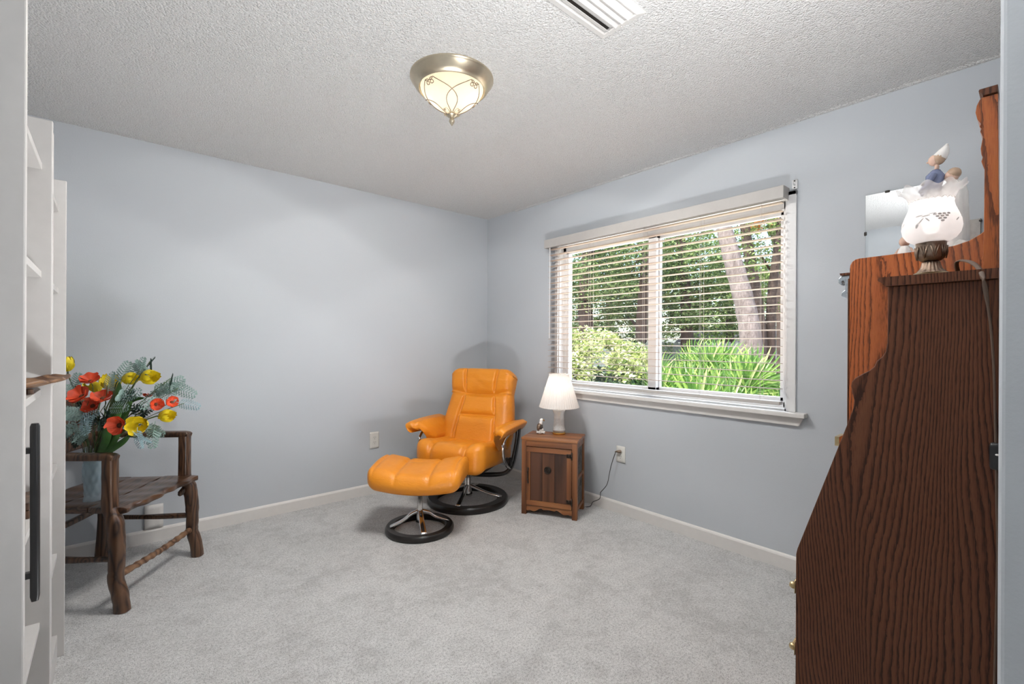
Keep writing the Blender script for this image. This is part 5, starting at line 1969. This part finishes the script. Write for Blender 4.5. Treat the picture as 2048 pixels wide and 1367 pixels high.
def leaves(name, centers, radii, n_per, size, m, parent, origin, seed, aspect=0.55, squash=1.0):
    """one mesh of many small folded leaves grouped into sprays"""
    r = np.random.default_rng(seed)
    C_ = np.repeat(np.asarray(centers, float), n_per, axis=0)
    Rr = np.repeat(np.asarray(radii, float), n_per)
    n_ = len(C_)
    d = r.normal(size=(n_, 3))
    d /= np.linalg.norm(d, axis=1)[:, None]
    rad = Rr*(0.35+0.65*r.random(n_)**0.5)
    P_ = C_+d*rad[:, None]*np.array([1, 1, squash])
    ax = r.normal(size=(n_, 3))
    ax[:, 2] *= 0.6
    ax /= np.linalg.norm(ax, axis=1)[:, None]
    tmp = r.normal(size=(n_, 3))
    tmp[:, 2] += 0.8
    sd = np.cross(ax, tmp)
    sd /= np.linalg.norm(sd, axis=1)[:, None]
    nr = np.cross(sd, ax)
    s_ = size*(0.6+0.8*r.random(n_))[:, None]
    A = P_-ax*s_*0.5
    B = P_+sd*s_*aspect*0.5+nr*s_*0.10
    Cc = P_+ax*s_*0.5
    D_ = P_-sd*s_*aspect*0.5+nr*s_*0.10
    V = np.stack([A, B, Cc, D_], 1).reshape(-1, 3)-np.asarray(origin, float)
    me = bpy.data.meshes.new(name)
    me.vertices.add(4*n_)
    me.vertices.foreach_set('co', V.astype(np.float32).ravel())
    me.loops.add(4*n_)
    me.loops.foreach_set('vertex_index', np.arange(4*n_, dtype=np.int32))
    me.polygons.add(n_)
    me.polygons.foreach_set('loop_start', np.arange(0, 4*n_, 4, dtype=np.int32))
    me.polygons.foreach_set('loop_total', np.full(n_, 4, dtype=np.int32))
    me.update(calc_edges=True)
    me.materials.append(MATS[m])
    o = bpy.data.objects.new(name, me)
    COL.objects.link(o)
    o.parent = parent
    o['kind'] = 'stuff'
    return o


def trunk(parent, pts, rads, m, name='trunk', origin=(0, 0, 0)):
    p = smooth_path([Vector(q)-Vector(origin) for q in pts], 6)
    n_ = len(p)
    rr = [float(np.interp(i/(n_-1), np.linspace(0, 1, len(rads)), rads))*(1+0.04*math.sin(i*2.3)) for i in range(n_)]
    return MB().sweep(p, rr, n=16).obj(name, m, parent, 1)


def tree(label, base_px, x, pts_extra, rads, bark, crowns, seed, leaf_m='leaf_a', size=0.10, n_per=170, branch=True):
    """base at the ground below pixel column; crowns: list of (u,v,x,r) pixel blobs at a distance x"""
    g = on_x(base_px, 700, x)
    base = Vector((g.x, g.y, GZ-0.05))
    o = thing('tree', label, 'tree', base, 0, 'trees beyond the garden')
    pts = [base]+[Vector(on_x(u, v_, xx)) for u, v_, xx in pts_extra]
    trunk(o, pts, rads, bark, origin=base)
    r = random.Random(seed)
    cen, rad = [], []
    for (u, v_, xx, R_, cnt) in crowns:
        c = Vector(on_x(u, v_, xx))
        if branch:
            j = min(pts[1:], key=lambda q: (q-c).length)
            mid_ = j.lerp(c, 0.5)+Vector((0, 0, 0.2))
            trunk(o, [j, mid_, c], [rads[-1]*0.45, rads[-1]*0.3, 0.02], bark, 'branch', base)
        for i in range(cnt):
            dd = Vector((r.gauss(0, 0.5), r.gauss(0, 0.5), r.gauss(0, 0.42)))*R_
            cen.append(c+dd)
            rad.append(R_*r.uniform(0.16, 0.34))
    if cen:
        leaves('crown', cen, rad, n_per, size, leaf_m, o, base, seed)
    return o


tree('tall pale leaning tree trunk in the middle of the right pane', 1506, 5.6, [(1503, 700, 5.6), (1492, 620, 5.6), (1468, 530, 5.6), (1449, 460, 5.6), (1428, 380, 5.6)], [0.21, 0.185, 0.17, 0.155, 0.135, 0.12], 'bark_l', [(1440, 375, 6.0, 1.2, 10)], 1, 'leaf_b', 0.08, 120)
tree('dark forked tree trunk just right of the pale leaning one', 1520, 7.2, [(1520, 690, 7.2), (1512, 600, 7.2), (1500, 520, 7.2), (1488, 440, 7.2)], [0.14, 0.13, 0.12, 0.11, 0.09], 'bark_d', [(1500, 410, 8.0, 1.2, 12), (1540, 540, 8.5, 0.9, 14)], 2, 'leaf_b', 0.08, 130)
tree('dark tree trunk at the right edge of the right pane', 1540, 7.4, [(1541, 690, 7.4), (1543, 600, 7.4), (1552, 520, 7.4), (1562, 440, 7.4)], [0.10, 0.095, 0.09, 0.08, 0.07], 'bark_d', [(1560, 470, 7.2, 0.8, 14)], 3, 'leaf_b', 0.07, 110)
tree('stout dark tree trunk behind the variegated bush', 1172, 9.5, [(1172, 660, 9.5), (1170, 600, 9.5), (1176, 520, 9.5), (1180, 440, 9.5)], [0.26, 0.25, 0.24, 0.22, 0.20], 'bark_d', [(1160, 560, 9.2, 1.5, 26), (1200, 490, 9.8, 1.6, 34), (1150, 640, 10.3, 1.0, 14)], 4, 'leaf_a', 0.085, 150)
tree('slender dark tree trunk left of the window mullion', 1283, 10.5, [(1283, 665, 10.5), (1286, 600, 10.5), (1292, 520, 10.5), (1298, 440, 10.5)], [0.20, 0.19, 0.175, 0.16, 0.14], 'bark_d', [(1260, 545, 10.2, 1.7, 34), (1285, 470, 10.8, 1.6, 26), (1240, 635, 11.2, 1.3, 22)], 5, 'leaf_a', 0.09, 150)
tree('dark tree trunk right of the mullion under dense leaves', 1374, 12.0, [(1374, 650, 12.0), (1372, 590, 12.0), (1364, 520, 12.0), (1360, 440, 12.0)], [0.22, 0.21, 0.19, 0.17, 0.15], 'bark_d', [(1350, 560, 11.5, 1.7, 36), (1400, 530, 12.0, 1.6, 30), (1350, 500, 12.4, 1.3, 14), (1420, 600, 12.6, 1.4, 26), (1340, 640, 12.2, 1.2, 18)], 6, 'leaf_a', 0.095, 150)
tree('orange leaved tree at the top right of the window', 1560, 11.0, [(1560, 640, 11.0), (1556, 520, 11.0), (1540, 450, 11.0)], [0.10, 0.09, 0.08, 0.06], 'bark_d', [(1520, 444, 10.5, 0.55, 9), (1495, 452, 10.8, 0.45, 5)], 7, 'leaf_o', 0.085, 60)
tree('pale green tree far back on the right', 1460, 15.0, [(1460, 650, 15.0), (1458, 560, 15.0), (1462, 480, 15.0)], [0.16, 0.15, 0.13, 0.10], 'bark_d', [(1440, 625, 15.0, 1.5, 24), (1480, 570, 15.0, 1.6, 20), (1540, 600, 15.0, 1.6, 24), (1420, 545, 16.0, 1.4, 14), (1545, 540, 16.0, 1.3, 12)], 8, 'leaf_b', 0.12, 120)
tree('dense dark tree far back on the left', 1220, 16.0, [(1220, 640, 16.0), (1222, 560, 16.0), (1226, 480, 16.0)], [0.24, 0.22, 0.2, 0.18], 'bark_d', [(1150, 590, 16.0, 2.3, 40), (1210, 560, 16.0, 2.3, 40), (1270, 590, 16.0, 2.2, 36), (1180, 500, 16.0, 2.3, 36), (1250, 500, 16.5, 2.2, 30), (1330, 590, 16.5, 2.2, 34), (1390, 640, 17, 1.8, 26), (1150, 655, 16.5, 1.6, 20), (1240, 650, 16.5, 1.6, 20)], 9, 'leaf_a', 0.14, 130)

# fence boards
fn_ = thing('board_fence', 'weathered grey green board fence behind the garden', 'fence', (12.5, 5.5, GZ))
fb_me = MB().prism([(-0.068, 0), (0.068, 0), (0.068, 1.66), (0.045, 1.69), (-0.045, 1.69), (-0.068, 1.66)], -0.010, 0.010, 0).mesh('fence_board', 'fence')
for i in range(74):
    linked('fence_board', fb_me, fn_, (0.012*math.sin(i*1.7), -5.2+i*0.142, 0.02*math.sin(i*2.9)))
for zz in (0.4, 1.3):
    MB().box((0.015, -5.3, zz-0.04), (0.055, 5.4, zz+0.04)).obj('rail', 'fence', fn_)

# low building beyond the palms
sh = thing('garden_shed', 'low grey roofed shed half hidden beyond the palmettos', 'shed', (19.0, 5.2, GZ))
MB().box((-1.2, -2.4, 0), (1.2, 2.4, 1.75)).obj('wall', 'siding', sh)
MB().prism([(-1.45, 1.72), (1.45, 1.72), (0.0, 2.45)], -2.7, 2.7, 1).obj('roof', 'roof', sh)
MB().box((-1.23, -0.45, 0.95), (-1.2, 0.45, 1.55)).obj('window', 'vinyl', sh)

# variegated bush
bc_ = Vector(on_x(1172, 735, 2.3))
bush = thing('variegated_bush', 'sunlit yellow and cream variegated bush below the left pane', 'bush', (bc_.x, bc_.y, GZ))
org = (bc_.x, bc_.y, GZ)
r = random.Random(5)
cu, ru, cl_, rl = [], [], [], []
for i in range(150):
    th, ph = r.uniform(0, 2*PI), math.asin(r.uniform(-0.25, 1))
    d = Vector((math.cos(ph)*math.cos(th), math.cos(ph)*math.sin(th), math.sin(ph)))
    p = Vector((bc_.x+d.x*0.95, bc_.y+d.y*0.95, 0.62+d.z*0.72))
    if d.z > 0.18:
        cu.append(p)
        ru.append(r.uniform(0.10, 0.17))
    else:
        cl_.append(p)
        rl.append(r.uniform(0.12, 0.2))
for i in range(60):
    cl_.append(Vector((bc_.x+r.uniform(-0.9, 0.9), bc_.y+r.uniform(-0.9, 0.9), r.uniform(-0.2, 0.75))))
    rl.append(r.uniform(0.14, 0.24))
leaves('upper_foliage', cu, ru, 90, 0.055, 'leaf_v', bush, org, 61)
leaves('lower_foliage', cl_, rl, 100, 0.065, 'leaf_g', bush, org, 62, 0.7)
for i in range(6):
    a = i*PI/3
    trunk(bush, [Vector(org), Vector((bc_.x+0.2*math.cos(a), bc_.y+0.2*math.sin(a), 0.1)), Vector((bc_.x+0.5*math.cos(a), bc_.y+0.5*math.sin(a), 0.7))], [0.025, 0.02, 0.008], 'bark_d', 'stem', org)


# fan palmettos
def fan_mesh(seed, n_l=30):
    m_ = MB()
    rr = random.Random(seed)
    for i in range(n_l):
        a = math.radians(-128+256*i/(n_l-1))
        L_ = 0.50*(1-0.25*abs(a)/2.2)*rr.uniform(0.92, 1.05)
        dx, dy = math.sin(a), math.cos(a)
        sx_, sy_ = math.cos(a), -math.sin(a)
        dr = rr.uniform(0.02, 0.10)
        w0 = 0.017
        v_ = [(0, 0, 0), (dx*L_*0.42+sx_*w0, dy*L_*0.42+sy_*w0, 0.030), (dx*L_*0.42, dy*L_*0.42, 0.018), (dx*L_*0.42-sx_*w0, dy*L_*0.42-sy_*w0, 0.030), (dx*L_*0.78+sx_*w0*0.55, dy*L_*0.78+sy_*w0*0.55, 0.016-dr*0.35), (dx*L_*0.78-sx_*w0*0.55, dy*L_*0.78-sy_*w0*0.55, 0.016-dr*0.35), (dx*L_, dy*L_, -dr)]
        m_.add(v_, [(0, 1, 2), (0, 2, 3), (1, 4, 2), (2, 4, 5), (2, 5, 3), (4, 6, 5)])
    return m_.mesh('fan_leaf', 'palm')


FANS = [fan_mesh(i) for i in range(4)]


def palmetto(label, u, x, ztop, spread, n_f, seed):
    rr = random.Random(seed)
    g = Vector(on_x(u, 720, x))
    base = Vector((g.x, g.y, GZ))
    o = thing('palmetto', label, 'palm', base, 0, 'fan palmettos below the window')
    h = ztop-GZ
    for i in range(n_f):
        a = 2*PI*i/n_f*2.399+rr.uniform(-0.3, 0.3)
        el = rr.uniform(0.25, 1.0)
        tip = Vector((math.cos(a)*spread*(1.1-el*0.75), math.sin(a)*spread*(1.1-el*0.75), h*(0.28+0.58*el)))
        pts = smooth_path([Vector((0, 0, 0)), Vector((tip.x*0.35, tip.y*0.35, tip.z*0.6)), tip], 4)
        st_ = MB().sweep(pts, [0.010]*len(pts), n=5).obj('leaf_stalk', 'palm', o)
        d = (Vector((math.cos(a), math.sin(a), 0))*(1.1-el)+Vector((0, 0, 0.25+el))).normalized()
        # fan plane faces roughly up/out, turned to the light
        nr = Vector((rr.uniform(-1.0, -0.3), rr.uniform(-0.7, 0.2), rr.uniform(0.1, 0.8)))
        nr = (nr-d*nr.dot(d)).normalized()
        e = Matrix((d.cross(nr), d, nr)).transposed().to_euler()
        s_ = rr.uniform(0.85, 1.15)
        linked('fan_leaf', FANS[rr.randrange(4)], st_, tip, e, (s_,)*3)
    return o


palmetto('tallest bright fan palmetto in the centre of the right pane', 1402, 3.6, 1.22, 0.62, 11, 1)
palmetto('fan palmetto spilling to the lower right corner of the window', 1505, 3.0, 0.98, 0.58, 11, 2)
palmetto('fan palmetto behind the mullion', 1285, 4.2, 1.05, 0.62, 11, 3)
palmetto('low fan palmetto at the bottom of the right pane', 1350, 2.5, 0.80, 0.55, 10, 4)
palmetto('fan palmetto leaning right, close to the pale trunk', 1455, 3.5, 1.12, 0.55, 9, 5)
palmetto('low fan palmetto at the bottom right of the window', 1440, 2.2, 0.72, 0.50, 9, 6)
